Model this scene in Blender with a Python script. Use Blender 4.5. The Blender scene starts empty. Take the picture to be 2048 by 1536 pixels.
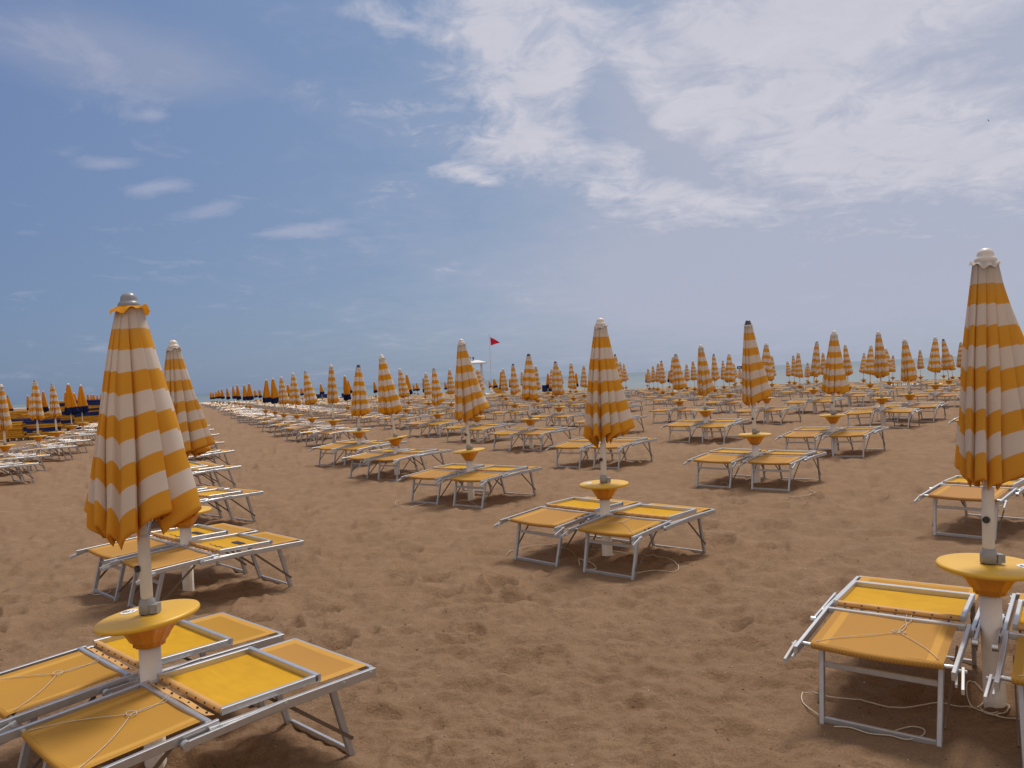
import bpy, math, random
import numpy as np
from mathutils import Vector, Matrix

random.seed(11)
S = bpy.context.scene
COL = S.collection
R = math.radians
PI = math.pi

# ---------------------------------------------------------------- beach profile
KQ = [-50, 4, 10, 16, 24, 32, 40, 48, 56, 66, 79, 90, 120, 400]
GZ = [0, 0, .06, .09, .12, .12, .05, -.05, -.20, -.45, -.80, -1.2, -2.2, -5.0]
SEA_Z = -.80
def qq(x, y): return .73 * x + .68 * y
def gz(x, y): return float(np.interp(qq(x, y), KQ, GZ))

# ---------------------------------------------------------------- mesh helper
class MB:
    def __init__(s): s.v = []; s.f = []; s.m = []; s.sm = []; s.uv = []
    def add(s, vs, fs, mi=0, smooth=False, uvs=None):
        o = len(s.v); s.v += [tuple(p) for p in vs]
        for k, f in enumerate(fs):
            s.f.append(tuple(i + o for i in f)); s.m.append(mi); s.sm.append(smooth)
            s.uv.append([uvs[i] for i in f] if uvs else None)
        return s
    def box(s, c, d, mi=0, rz=0):
        x, y, z = d[0] / 2, d[1] / 2, d[2] / 2; cc, ss = math.cos(rz), math.sin(rz)
        vs = []
        for k in (-z, z):
            for a, b in ((-x, -y), (x, -y), (x, y), (-x, y)):
                vs.append((c[0] + a * cc - b * ss, c[1] + a * ss + b * cc, c[2] + k))
        return s.add(vs, [(3, 2, 1, 0), (4, 5, 6, 7), (0, 1, 5, 4), (1, 2, 6, 5), (2, 3, 7, 6), (3, 0, 4, 7)], mi)
    def bar(s, p, q, w, h, mi=0, ch=.25, up=(0, 0, 1)):
        # chamfered rectangular tube from p to q
        p, q = Vector(p), Vector(q); d = (q - p).normalized(); u = Vector(up)
        r = d.cross(u)
        if r.length < 1e-4: r = Vector((1, 0, 0))
        r.normalize(); u = r.cross(d).normalized()
        a, b = w / 2, h / 2; c = min(a, b) * ch
        prof = [(-a + c, -b), (a - c, -b), (a, -b + c), (a, b - c), (a - c, b), (-a + c, b), (-a, b - c), (-a, -b + c)]
        vs = [p + r * x + u * y for x, y in prof] + [q + r * x + u * y for x, y in prof]
        fs = [(i, (i + 1) % 8, 8 + (i + 1) % 8, 8 + i) for i in range(8)] + [tuple(range(7, -1, -1)), tuple(range(8, 16))]
        return s.add(vs, fs, mi)
    def tube(s, pts, r, n=8, mi=0, cap=True):
        pts = [Vector(p) for p in pts]; vs = []; N = len(pts)
        rs = r if isinstance(r, (list, tuple)) else [r] * N
        ref = None
        for i, p in enumerate(pts):
            d = (pts[min(i + 1, N - 1)] - pts[max(i - 1, 0)]).normalized()
            if ref is None:
                ref = d.orthogonal().normalized()
            a = (ref - d * ref.dot(d))
            a = a.normalized() if a.length > 1e-5 else d.orthogonal().normalized()
            ref = a; b = d.cross(a)
            for k in range(n):
                t = 2 * PI * k / n; vs.append(p + (a * math.cos(t) + b * math.sin(t)) * rs[i])
        fs = []
        for i in range(N - 1):
            for k in range(n):
                fs.append((i * n + k, i * n + (k + 1) % n, (i + 1) * n + (k + 1) % n, (i + 1) * n + k))
        s.add(vs, fs, mi, True)
        if cap: s.add(vs[:n], [tuple(range(n - 1, -1, -1))], mi); s.add(vs[-n:], [tuple(range(n))], mi)
        return s
    def lathe(s, prof, n=32, mi=0, c=(0, 0, 0), mod=None, smooth=True):
        vs = []
        for r, z in prof:
            for k in range(n):
                t = 2 * PI * k / n; rr = r * (mod(t, z) if mod else 1)
                vs.append((c[0] + rr * math.cos(t), c[1] + rr * math.sin(t), c[2] + z))
        fs = []
        for i in range(len(prof) - 1):
            for k in range(n):
                fs.append((i * n + k, i * n + (k + 1) % n, (i + 1) * n + (k + 1) % n, (i + 1) * n + k))
        return s.add(vs, fs, mi, smooth)
    def grid(s, fn, nu, nv, mi=0, smooth=True, wrap=False, uvf=None, mif=None):
        vs = [fn(i / nu, j / nv) for j in range(nv + 1) for i in range(nu + (0 if wrap else 1))]
        w = nu + (0 if wrap else 1)
        uvs = [uvf(i / nu, j / nv) for j in range(nv + 1) for i in range(w)] if uvf else None
        o = len(s.v); s.v += [tuple(p) for p in vs]
        for j in range(nv):
            for i in range(nu):
                f = (j * w + i, j * w + (i + 1) % w, (j + 1) * w + (i + 1) % w, (j + 1) * w + i)
                s.f.append(tuple(a + o for a in f)); s.sm.append(smooth)
                s.m.append(mif((i + .5) / nu, (j + .5) / nv) if mif else mi)
                s.uv.append([uvs[a] for a in f] if uvs else None)
        return s
    def merge(s, other, M=None, mmap=None):
        o = len(s.v)
        s.v += [tuple(M @ Vector(p)) for p in other.v] if M else other.v
        s.f += [tuple(i + o for i in f) for f in other.f]
        s.m += [mmap[i] for i in other.m] if mmap else other.m
        s.sm += other.sm; s.uv += other.uv
        return s
    def mesh(s, name, mats):
        me = bpy.data.meshes.new(name)
        me.from_pydata(s.v, [], s.f)
        me.polygons.foreach_set('material_index', s.m)
        me.polygons.foreach_set('use_smooth', s.sm)
        if any(u is not None for u in s.uv):
            l = me.uv_layers.new(name='UVMap'); flat = []
            for u, f in zip(s.uv, s.f):
                for k in range(len(f)): flat += list(u[k]) if u else [0, 0]
            l.data.foreach_set('uv', flat)
        for m in (mats if isinstance(mats, (list, tuple)) else [mats]): me.materials.append(m)
        me.update()
        return me
    def build(s, name, mats, parent=None):
        return ob(name, s.mesh(name, mats), parent)

def ob(name, me, parent=None):
    o = bpy.data.objects.new(name, me); COL.objects.link(o)
    if parent: o.parent = parent
    return o
def tag(o, label=None, cat=None, group=None, kind=None):
    if label: o['label'] = label
    if cat: o['category'] = cat
    if group: o['group'] = group
    if kind: o['kind'] = kind
    return o
def empty(name, loc=(0, 0, 0), rz=0):
    o = bpy.data.objects.new(name, None); COL.objects.link(o)
    o.location = loc; o.rotation_euler = (0, 0, rz); o.empty_display_size = .2
    return o
def copy_tree(o, parent=None):
    c = o.copy(); COL.objects.link(c); c.parent = parent
    for ch in o.children: copy_tree(ch, c)
    return c

# ---------------------------------------------------------------- materials
def mat(name):
    m = bpy.data.materials.new(name); m.use_nodes = True
    nt = m.node_tree; b = nt.nodes['Principled BSDF']
    return m, nt, b
def N(nt, t, **k):
    n = nt.nodes.new(t)
    for a, v in k.items():
        if a.startswith('i_'):
            key = a[2:].replace('_', ' ')
            n.inputs[int(key) if key.isdigit() else key].default_value = v
        else: setattr(n, a, v)
    return n
def L(nt, a, b): nt.links.new(a, b)
def mathn(nt, op, a, b=None, c=None, clamp=False):
    n = nt.nodes.new('ShaderNodeMath'); n.operation = op; n.use_clamp = clamp
    for i, v in enumerate((a, b, c)):
        if v is None: continue
        if isinstance(v, (int, float)): n.inputs[i].default_value = v
        else: nt.links.new(v, n.inputs[i])
    return n.outputs[0]
def mixc(nt, fac, a, b, blend='MIX'):
    n = nt.nodes.new('ShaderNodeMix'); n.data_type = 'RGBA'; n.blend_type = blend
    for i, v in ((0, fac), (6, a), (7, b)):
        if isinstance(v, (int, float)): n.inputs[i].default_value = v
        elif isinstance(v, tuple): n.inputs[i].default_value = v if len(v) == 4 else (*v, 1)
        else: nt.links.new(v, n.inputs[i])
    return n.outputs[2]
def noise(nt, vec, scale, detail=4, rough=.55, dist=0):
    n = N(nt, 'ShaderNodeTexNoise', i_Scale=scale, i_Detail=detail, i_Roughness=rough, i_Distortion=dist)
    if vec: L(nt, vec, n.inputs['Vector'])
    return n.outputs['Fac']
def ramp(nt, fac, stops):
    n = nt.nodes.new('ShaderNodeValToRGB'); e = n.color_ramp.elements
    while len(e) < len(stops): e.new(.5)
    for k, (p, c) in enumerate(stops):
        e[k].position = p; e[k].color = c if len(c) == 4 else (*c, 1)
    L(nt, fac, n.inputs[0]); return n.outputs[0]
def bump(nt, b, h, strength, dist):
    n = N(nt, 'ShaderNodeBump', i_Strength=strength, i_Distance=dist)
    L(nt, h, n.inputs['Height']); L(nt, n.outputs[0], b.inputs['Normal'])
def obco(nt): return N(nt, 'ShaderNodeTexCoord').outputs['Object']
def simple(name, col, rough=.5, metal=0, var=.12, scale=18, spec=.5):
    m, nt, b = mat(name)
    c = mixc(nt, noise(nt, obco(nt), scale, 5), tuple(x * (1 - var * 1.6) for x in col), tuple(min(1, x * (1 + var)) for x in col))
    L(nt, c, b.inputs['Base Color']); b.inputs['Roughness'].default_value = rough; b.inputs['Metallic'].default_value = metal
    b.inputs['Specular IOR Level'].default_value = spec
    return m
def cloth(name, colour_fn, trans=.35, rough=.85, bumpscale=350):
    # woven fabric: diffuse plus light coming through
    m, nt, b = mat(name); col = colour_fn(nt)
    L(nt, col, b.inputs['Base Color']); b.inputs['Roughness'].default_value = rough
    b.inputs['Specular IOR Level'].default_value = .15
    t = nt.nodes.new('ShaderNodeBsdfTranslucent'); L(nt, col, t.inputs['Color'])
    mx = nt.nodes.new('ShaderNodeMixShader'); mx.inputs[0].default_value = trans
    L(nt, b.outputs[0], mx.inputs[1]); L(nt, t.outputs[0], mx.inputs[2])
    L(nt, mx.outputs[0], nt.nodes['Material Output'].inputs[0])
    bump(nt, b, noise(nt, obco(nt), bumpscale, 2), .12, .002)
    return m
WHITE = (.62, .57, .545); YEL = (.66, .285, .018); NAVY = (.012, .022, .085)
def stripes(nt):
    uv = N(nt, 'ShaderNodeUVMap'); sp = N(nt, 'ShaderNodeSeparateXYZ'); L(nt, uv.outputs[0], sp.inputs[0])
    k = mathn(nt, 'FRACT', mathn(nt, 'MULTIPLY', sp.outputs[1], 5.0))
    f = mathn(nt, 'MULTIPLY_ADD', k, 60, -30.0, clamp=True)
    edge = mathn(nt, 'SUBTRACT', f, mathn(nt, 'MULTIPLY_ADD', k, 60, -59.0, clamp=True))
    o = obco(nt)
    dirt = noise(nt, o, 3.5, 6, .6)
    w = mixc(nt, dirt, (.68, .61, .555), (.84, .77, .705))
    y = mixc(nt, dirt, (.68, .295, .012), (.85, .425, .028))
    c = mixc(nt, f, w, y)
    g = mathn(nt, 'MULTIPLY_ADD', sp.outputs[1], -6, 1.0, clamp=True)       # grime collected round the very top
    oi = N(nt, 'ShaderNodeObjectInfo').outputs['Random']
    c = mixc(nt, mathn(nt, 'MULTIPLY', g, mathn(nt, 'MULTIPLY_ADD', oi, .4, .15)), c, (.33, .29, .25))
    c = mixc(nt, mathn(nt, 'MULTIPLY', oi, .18), c, (.52, .36, .20))
    return c
def navyhem(nt):
    uv = N(nt, 'ShaderNodeUVMap'); sp = N(nt, 'ShaderNodeSeparateXYZ'); L(nt, uv.outputs[0], sp.inputs[0])
    f = mathn(nt, 'MULTIPLY_ADD', sp.outputs[1], 50, -38.0, clamp=True)
    return mixc(nt, f, mixc(nt, noise(nt, obco(nt), 4, 5), (.60, .235, .012), (.78, .335, .022)), NAVY)
M = {}
M['striped'] = cloth('striped_canvas', stripes, .30)
M['hem'] = cloth('orange_navy_canvas', navyhem, .30)
M['flap_yellow'] = cloth('yellow_flap', lambda nt: mixc(nt, noise(nt, obco(nt), 9), (.62, .26, .015), YEL), .3)
M['flap_white'] = cloth('white_flap', lambda nt: mixc(nt, noise(nt, obco(nt), 9), (.5, .45, .42), WHITE), .3)
M['alu'] = simple('brushed_aluminium', (.55, .55, .56), .40, .88, .10, 30)
M['alu_leg'] = simple('dull_aluminium', (.43, .43, .45), .45, .7, .14, 30)
M['brace'] = simple('brown_brace', (.16, .115, .085), .5, .5, .15)
M['wplastic'] = simple('white_plastic', (.46, .45, .45), .35, 0, .10)
M['cap_white'] = simple('cap_white', (.62, .56, .52), .38, 0, .14, 30)
M['cap_grey'] = simple('cap_grey', (.22, .23, .26), .35, 0, .14, 30)
M['cap_dark'] = simple('cap_dark', (.035, .04, .06), .35, 0, .2, 30)
M['pole'] = simple('cream_paint_pole', (.60, .56, .51), .38, 0, .12, 12)
M['collar'] = simple('grey_collar', (.25, .24, .24), .45, 0, .15, 40)
M['post'] = simple('white_pvc_post', (.74, .67, .60), .42, 0, .14, 7)
M['dark'] = simple('black_rubber', (.02, .02, .022), .5)
M['sticker'] = simple('white_sticker', (.78, .77, .76), .4, 0, .04)
M['ink'] = simple('navy_ink', (.03, .035, .09), .5, 0, .1)
M['rope'] = simple('pale_cord', (.52, .44, .35), .8, 0, .2, 60)
M['sleeve'] = simple('tan_sleeve', (.52, .29, .10), .6, 0, .2, 14, .3)
M['navy_cloth'] = simple('navy_cloth', (.018, .030, .12), .8, 0, .25, 9, .2)
M['gold_cloth'] = simple('gold_cloth', (.52, .25, .025), .75, 0, .25, 9, .2)
M['teal'] = simple('teal_cloth', (.03, .08, .14), .8, 0, .2, 9, .2)
M['boat_white'] = simple('boat_white', (.75, .76, .78), .3, 0, .06)
M['boat_dark'] = simple('boat_dark', (.02, .025, .035), .4, 0, .2)
M['red'] = cloth('red_flag', lambda nt: mixc(nt, noise(nt, obco(nt), 3), (.42, .012, .03), (.55, .02, .045)), .3)
M['wood_white'] = simple('white_boards', (.62, .62, .63), .5, 0, .1, 6)
M['gull'] = simple('gull_grey', (.12, .12, .14), .7)
# table plastic
m, nt, b = mat('yellow_table_plastic')
o_ = obco(nt); c = mixc(nt, noise(nt, o_, 7, 6), (.56, .31, .022), (.66, .385, .03))
c = mixc(nt, mathn(nt, 'MULTIPLY', ramp(nt, noise(nt, o_, 26, 5, .7), [(.55, (0, 0, 0)), (.8, (1, 1, 1))]), .35), c, (.46, .30, .12))
L(nt, c, b.inputs['Base Color']); b.inputs['Roughness'].default_value = .42
M['table'] = m
M['funnel'] = simple('orange_funnel_plastic', (.60, .235, .012), .45, 0, .1, 9)
# lounger fabrics
def meshweave(nt, base):
    o = obco(nt); sp = N(nt, 'ShaderNodeSeparateXYZ'); L(nt, o, sp.inputs[0])
    a = mathn(nt, 'SINE', mathn(nt, 'MULTIPLY', sp.outputs[0], 2 * PI / .0150))
    c = mathn(nt, 'SINE', mathn(nt, 'MULTIPLY', sp.outputs[1], 2 * PI / .0150))
    w = mathn(nt, 'MULTIPLY_ADD', mathn(nt, 'MULTIPLY', a, c), .5, .5)
    v = mixc(nt, mathn(nt, 'MULTIPLY', w, .42), base, (.16, .085, .02))
    return mixc(nt, mathn(nt, 'MULTIPLY', noise(nt, o, 7, 6), .30), v, (.34, .20, .09))
def tanf(nt):
    oi = N(nt, 'ShaderNodeObjectInfo').outputs['Random']
    return meshweave(nt, ramp(nt, oi, [(0, (.58, .31, .032)), (.45, (.62, .32, .050)), (1, (.58, .30, .105))]))
M['tan'] = cloth('sling_mesh', tanf, .28, .75, 300)
M['hemband'] = cloth('sling_hem', lambda nt: mixc(nt, noise(nt, obco(nt), 20), (.52, .28, .055), (.60, .33, .075)), .2, .75, 300)
def satf(nt):
    o = obco(nt); n1 = noise(nt, o, 5, 5, .6, .4)
    oi = N(nt, 'ShaderNodeObjectInfo').outputs['Random']
    st = N(nt, 'ShaderNodeMapping'); st.inputs['Scale'].default_value = (1.2, 5, 1); L(nt, o, st.inputs[0])  # stretched noise puts faint crease shading into the yellow, on top of stains
    n1 = mathn(nt, 'MULTIPLY_ADD', n1, .5, mathn(nt, 'MULTIPLY', noise(nt, st.outputs[0], 4, 6, .6, .6), .5))
    c = mixc(nt, ramp(nt, n1, [(.35, (0, 0, 0)), (.65, (1, 1, 1))]), (.55, .285, .004), (.70, .39, .008))
    return mixc(nt, mathn(nt, 'MULTIPLY', oi, .35), c, (.58, .33, .05))
M['sat'] = cloth('bright_yellow_canvas', satf, .22, .7, 300)

# ---------------------------------------------------------------- sand
def _h(ix, iy, seed):
    n = (ix.astype(np.int64) * 374761393 + iy.astype(np.int64) * 668265263 + seed * 974711) & 0xFFFFFFFF
    n = ((n ^ (n >> 13)) * 1274126177) & 0xFFFFFFFF
    n = (n ^ (n >> 16)) & 0xFFFFFFFF
    return n / 4294967295.0
def pn(x, y, seed):
    x0, y0 = np.floor(x), np.floor(y); fx, fy = x - x0, y - y0
    u = fx * fx * fx * (fx * (fx * 6 - 15) + 10); v = fy * fy * fy * (fy * (fy * 6 - 15) + 10)
    def g(dx, dy):
        a = _h(x0 + dx, y0 + dy, seed) * 2 * PI
        return np.cos(a) * (fx - dx) + np.sin(a) * (fy - dy)
    return (g(0, 0) * (1 - u) + g(1, 0) * u) * (1 - v) + (g(0, 1) * (1 - u) + g(1, 1) * u) * v
def dimples(x, y, cell, seed, keep, depth, size):
    out = np.zeros_like(x); cx, cy = np.floor(x / cell), np.floor(y / cell)
    for dx in (-1, 0, 1):
        for dy in (-1, 0, 1):
            a, b_ = cx + dx, cy + dy
            on = _h(a, b_, seed) < keep
            px = (a + .1 + .8 * _h(a, b_, seed + 1)) * cell; py = (b_ + .1 + .8 * _h(a, b_, seed + 2)) * cell
            t = _h(a, b_, seed + 3) * PI; k = .6 + .8 * _h(a, b_, seed + 4)
            ex, ey = x - px, y - py
            u = (ex * np.cos(t) + ey * np.sin(t)) / (size * k * 1.5); v = (-ex * np.sin(t) + ey * np.cos(t)) / (size * k * .75)
            d = u * u + v * v
            out += np.where(on, depth * k * (-np.exp(-d * d * 1.3) + .50 * np.exp(-(np.sqrt(d) - 1.30) ** 2 * 9)), 0)
    return out
FLAT = []     # trodden spots under the legs
DUG = []      # spots of churned sand (filled with the loungers' head ends)
def sand_h(x, y):
    z = np.interp(qq(x, y), KQ, GZ)
    r = np.hypot(x, y)
    n = .034 * pn(x / 1.9, y / 1.9, 1) + .040 * pn(x / .62, y / .46, 2) + .050 * pn(x / .31, y / .19, 3)
    n += .040 * pn(x / .16, y / .10, 4) * np.clip((22 - r) / 10, 0, 1)
    n += .022 * pn(x / .075, y / .05, 5) * np.clip((11 - r) / 5, 0, 1)
    w = np.clip(pn(x / 2.6, y / 2.6, 7) * 1.6 + .75, .15, 1.3)
    n += w * dimples(x, y, .42, 20, .62, .036, .085)
    n += w * dimples(x, y, .75, 40, .45, .046, .115)
    for (a, b_) in FLAT:
        n = n * (1 - .70 * np.exp(-((x - a) ** 2 + (y - b_) ** 2) / .075))
    for (a, b_, rad) in DUG:
        d = ((x - a) ** 2 + (y - b_) ** 2) / rad ** 2
        near = np.exp(-d)
        n += near * (.035 * pn(x / .16, y / .13, 9) + .02 * pn(x / .06, y / .06, 10) - .03)
    return z + n * np.clip((120 - r) / 100, 0, 1)
def make_sand():
    fine = np.radians(np.linspace(-40, 40, 860))
    coarse = np.radians(np.linspace(40, 320, 90))[1:-1]
    ang = np.concatenate([fine, coarse])
    dy = np.concatenate([np.linspace(760, 8, 470)])
    rad = 1292.0 / dy
    rad = np.concatenate([[0.02, .6, 1.2], rad[rad > 1.5], [200, 300, 500, 1000, 3000, 9000]])
    A, Rr = np.meshgrid(ang, rad)
    X = Rr * np.sin(A); Y = Rr * np.cos(A)
    Z = sand_h(X, Y)
    nv, nu = X.shape
    co = np.stack([X, Y, Z], -1).reshape(-1, 3)
    i, j = np.meshgrid(np.arange(nu), np.arange(nv - 1))
    i2 = (i + 1) % nu
    f = np.stack([j * nu + i, (j + 1) * nu + i, (j + 1) * nu + i2, j * nu + i2], -1).reshape(-1, 4)
    me = bpy.data.meshes.new('beach_sand')
    me.vertices.add(len(co)); me.vertices.foreach_set('co', co.ravel())
    me.loops.add(f.size); me.loops.foreach_set('vertex_index', f.ravel()[:].astype(np.int32))
    me.polygons.add(len(f)); me.polygons.foreach_set('loop_start', np.arange(0, f.size, 4, dtype=np.int32))
    me.polygons.foreach_set('loop_total', np.full(len(f), 4, np.int32)); me.polygons.foreach_set('use_smooth', np.ones(len(f), bool))
    me.update(calc_edges=True); me.validate()
    # make the normals point up
    if me.polygons[5000].normal.z < 0: me.flip_normals()
    o = ob('beach', me); tag(o, kind='structure')
    m, nt, b = mat('beach_sand')
    g = N(nt, 'ShaderNodeNewGeometry').outputs['Position']
    big = noise(nt, g, .55, 4, .6); mid = noise(nt, g, 4.5, 5, .6); fine_ = noise(nt, g, 90, 3, .7); grain = noise(nt, g, 420, 2, .7)
    c = mixc(nt, big, (.245, .153, .090), (.328, .214, .134))
    c = mixc(nt, ramp(nt, mid, [(.35, (0, 0, 0)), (.7, (.6, .6, .6))]), c, (.180, .105, .055))
    c = mixc(nt, ramp(nt, fine_, [(.40, (.5, .5, .5)), (.62, (0, 0, 0))]), c, (.150, .088, .052))
    c = mixc(nt, ramp(nt, grain, [(.62, (0, 0, 0)), (.74, (.6, .6, .6))]), c, (.42, .32, .24))
    # damp sand along the water's edge
    sp = N(nt, 'ShaderNodeSeparateXYZ'); L(nt, g, sp.inputs[0])
    damp = mathn(nt, 'MULTIPLY_ADD', sp.outputs[2], -4.5, -2.6, clamp=True)
    c = mixc(nt, mathn(nt, 'MULTIPLY', damp, .6), c, (.12, .085, .062))
    L(nt, c, b.inputs['Base Color']); b.inputs['Roughness'].default_value = .95; b.inputs['Specular IOR Level'].default_value = .12
    hh = mathn(nt, 'ADD', mathn(nt, 'MULTIPLY', noise(nt, g, 20, 7, .72), 1.25), mathn(nt, 'MULTIPLY', grain, .12))
    bump(nt, b, hh, .8, .030)
    me.materials.append(m)
    return o

# ---------------------------------------------------------------- sea
def make_sea():
    mb = MB()
    n = Vector((.73, .68, 0)).normalized(); t = Vector((-n.y, n.x, 0))
    ds = [74, 90, 130, 220, 500, 1500, 6000, 40000]; ts = [-40000, -3000, -400, 0, 400, 3000, 40000]
    vs = []
    for d in ds:
        for a in ts:
            p = n * d + t * a; vs.append((p.x, p.y, SEA_Z))
    w = len(ts)
    fs = [(j * w + i, (j + 1) * w + i, (j + 1) * w + i + 1, j * w + i + 1) for j in range(len(ds) - 1) for i in range(w - 1)]
    mb.add(vs, fs)
    m, nt, b = mat('sea_water')
    g = N(nt, 'ShaderNodeNewGeometry').outputs['Position']
    mp = N(nt, 'ShaderNodeMapping'); mp.inputs['Rotation'].default_value = (0, 0, -math.atan2(n.y, n.x)); L(nt, g, mp.inputs[0])
    q = mp.outputs[0]                                   # x = distance out to sea, y = along the shore
    sp = N(nt, 'ShaderNodeSeparateXYZ'); L(nt, q, sp.inputs[0])
    st = N(nt, 'ShaderNodeMapping'); st.inputs['Scale'].default_value = (1, .22, 1); L(nt, q, st.inputs[0])
    n1 = noise(nt, st.outputs[0], .55, 6, .6); n2 = noise(nt, st.outputs[0], .05, 4, .55); n3 = noise(nt, st.outputs[0], .16, 5, .6)
    out_ = mathn(nt, 'MULTIPLY_ADD', sp.outputs[0], 1 / 420., -75 / 420., clamp=True)
    c = mixc(nt, out_, (.170, .205, .205), (.080, .125, .155))
    c = mixc(nt, mathn(nt, 'MULTIPLY', n2, .7), c, (.11, .155, .172))
    fo = mathn(nt, 'MULTIPLY', ramp(nt, n3, [(.64, (0, 0, 0)), (.70, (1, 1, 1))]), mathn(nt, 'MULTIPLY_ADD', sp.outputs[0], -1 / 55., 150 / 55., clamp=True))
    edge = mathn(nt, 'MULTIPLY_ADD', mathn(nt, 'ADD', sp.outputs[0], mathn(nt, 'MULTIPLY', n3, 5.0)), -.9, 75.5, clamp=True)
    fo = mathn(nt, 'MAXIMUM', fo, edge)
    c = mixc(nt, fo, c, (.78, .80, .80))
    L(nt, c, b.inputs['Base Color'])
    b.inputs['Roughness'].default_value = .38; b.inputs['Specular IOR Level'].default_value = .30
    bump(nt, b, mathn(nt, 'ADD', n1, mathn(nt, 'MULTIPLY', n3, 1.5)), .8, .35)
    o = mb.build('sea', m); tag(o, kind='structure')

# ---------------------------------------------------------------- parasols
def canopy(seed, length=.96, rb=.21, flare=.07, fdir=0.0, npl=13, dip=.035, rt=.052, depth=.36, nt_=30, lobes=None):
    rnd = random.Random(seed)
    ws = [rnd.uniform(.40, 1.75) for _ in range(npl)]; tot = sum(ws)
    a = rnd.uniform(0, 6.28); path = []
    prof = [(0, 0), (.07, .26), (.28, .53), (.55, .77), (.82, .94), (.985, 1.0), (.985, 1.0), (1.025, .90), (1.04, .62), (1.03, .30)]
    for w in ws:
        wd = w / tot * 2 * PI; amp = rnd.uniform(.45, 1.35); hang = rnd.uniform(-.016, .03); rg = rnd.uniform(.88, 1.10); sh = rnd.uniform(-.016, .016); tw = rnd.uniform(-.10, .10)
        for (pa, pr) in prof: path.append((a + pa * wd, pr, amp, hang, rg, sh, tw))
        a += wd
    ph = [rnd.uniform(0, 6.28) for _ in range(6)]
    n = len(path); dup = [abs(path[i][0] - path[(i + 1) % n][0]) < 1e-9 for i in range(n)]
    def radius(th, t):
        r = rt + (rb - rt) * (t ** .92) + .010 * math.sin(PI * t)
        k = max(0, math.cos(th - fdir)); r += flare * k * k * t ** 1.35
        r *= 1 + t * (.05 * math.sin(2 * th + ph[0]) + .035 * math.sin(3 * th + ph[1] + t * 1.2))
        for (la, lw, lv) in (lobes or []):
            d = (th - la + PI) % (2 * PI) - PI
            r += lv * math.exp(-(d / lw) ** 2) * t ** 1.5
        return r
    vs = []; uvs = []
    rows = nt_ + 1
    for j in range(rows):
        t = j / nt_
        d = min(.62, (.10 + depth * t ** .8))
        for (th, pr, amp, hang, rg, sh, tw) in path:
            R0 = radius(th, t) * (1 + (rg - 1) * t); dd = min(.7, d * amp)
            wob = .006 * t * math.sin(9 * t + th * 5 + ph[2])
            r = R0 * (1 - dd) + R0 * dd * pr + wob + .0030 * (1 - t) ** 2 * math.sin(22 * th + ph[5])
            z = -length * t - t ** 3 * (dip * (1 - pr) + hang) + t ** 2.2 * (R0 - rb) * .50 + .012 * t * t * math.sin(th + ph[3])
            thn = th + .05 * t * math.sin(3 * t + ph[4]) + tw * t * (1 - t) * 1.5 + tw * .5 * t
            vs.append((r * math.cos(thn), r * math.sin(thn), z)); uvs.append((th, max(.0001, min(.9999, t + (.030 * (pr - .6) * amp + sh * .8) * min(1, t * 1.6)))))
    base = (rows - 1) * n
    for (kr, kz) in ((.955, -.012), (.90, .006), (.70, .05), (.42, .12), (.14, .16)):       # the hem turns in
        for i in range(n):
            x, y, z = vs[base + i]
            vs.append((x * kr, y * kr, z + kz)); uvs.append((0, .97))
    R_ = rows + 5
    fs = [(j * n + i, (j + 1) * n + i, (j + 1) * n + (i + 1) % n, j * n + (i + 1) % n) for j in range(R_ - 1) for i in range(n) if not dup[i]]
    mb = MB(); mb.add(vs, fs, 0, True, uvs)
    return mb
def cap_mb():
    return MB().lathe([(.047, -.006), (.049, .004), (.043, .016), (.038, .019), (.037, .028), (.034, .042), (.025, .054), (.012, .060), (.0, .061)], 24)
def flap_mb(seed, r1=.078):
    rnd = random.Random(seed); p = [rnd.uniform(0, 6.28) for _ in range(4)]
    def fn(u, v):
        th = u * 2 * PI; r = .040 + (r1 - .040) * v * (1 + .12 * math.sin(3 * th + p[0]) + .07 * math.sin(7 * th + p[1]))
        z = .004 - .024 * v + v * v * (.016 * math.sin(2 * th + p[2]) + .009 * math.sin(8 * th + p[3]))
        return (r * math.cos(th), r * math.sin(th), z)
    return MB().grid(fn, 56, 5, wrap=True)
def table_top_mb():
    r = .224
    return MB().lathe([(0.03, 0), (r - .012, 0), (r - .004, -.003), (r, -.010), (r - .001, -.020), (r - .008, -.026), (.11, -.024)], 64)
def funnel_mb():
    mod = lambda t, z: 1 + (.055 * (1 if math.cos(12 * t) > .55 else 0)) * max(0, min(1, (-z - .03) / .02))
    return MB().lathe([(.150, -.0245), (.132, -.036), (.112, -.058), (.094, -.085), (.080, -.112), (.074, -.120), (.067, -.123), (.066, -.142), (.050, -.143)], 96, mod=mod)

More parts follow.
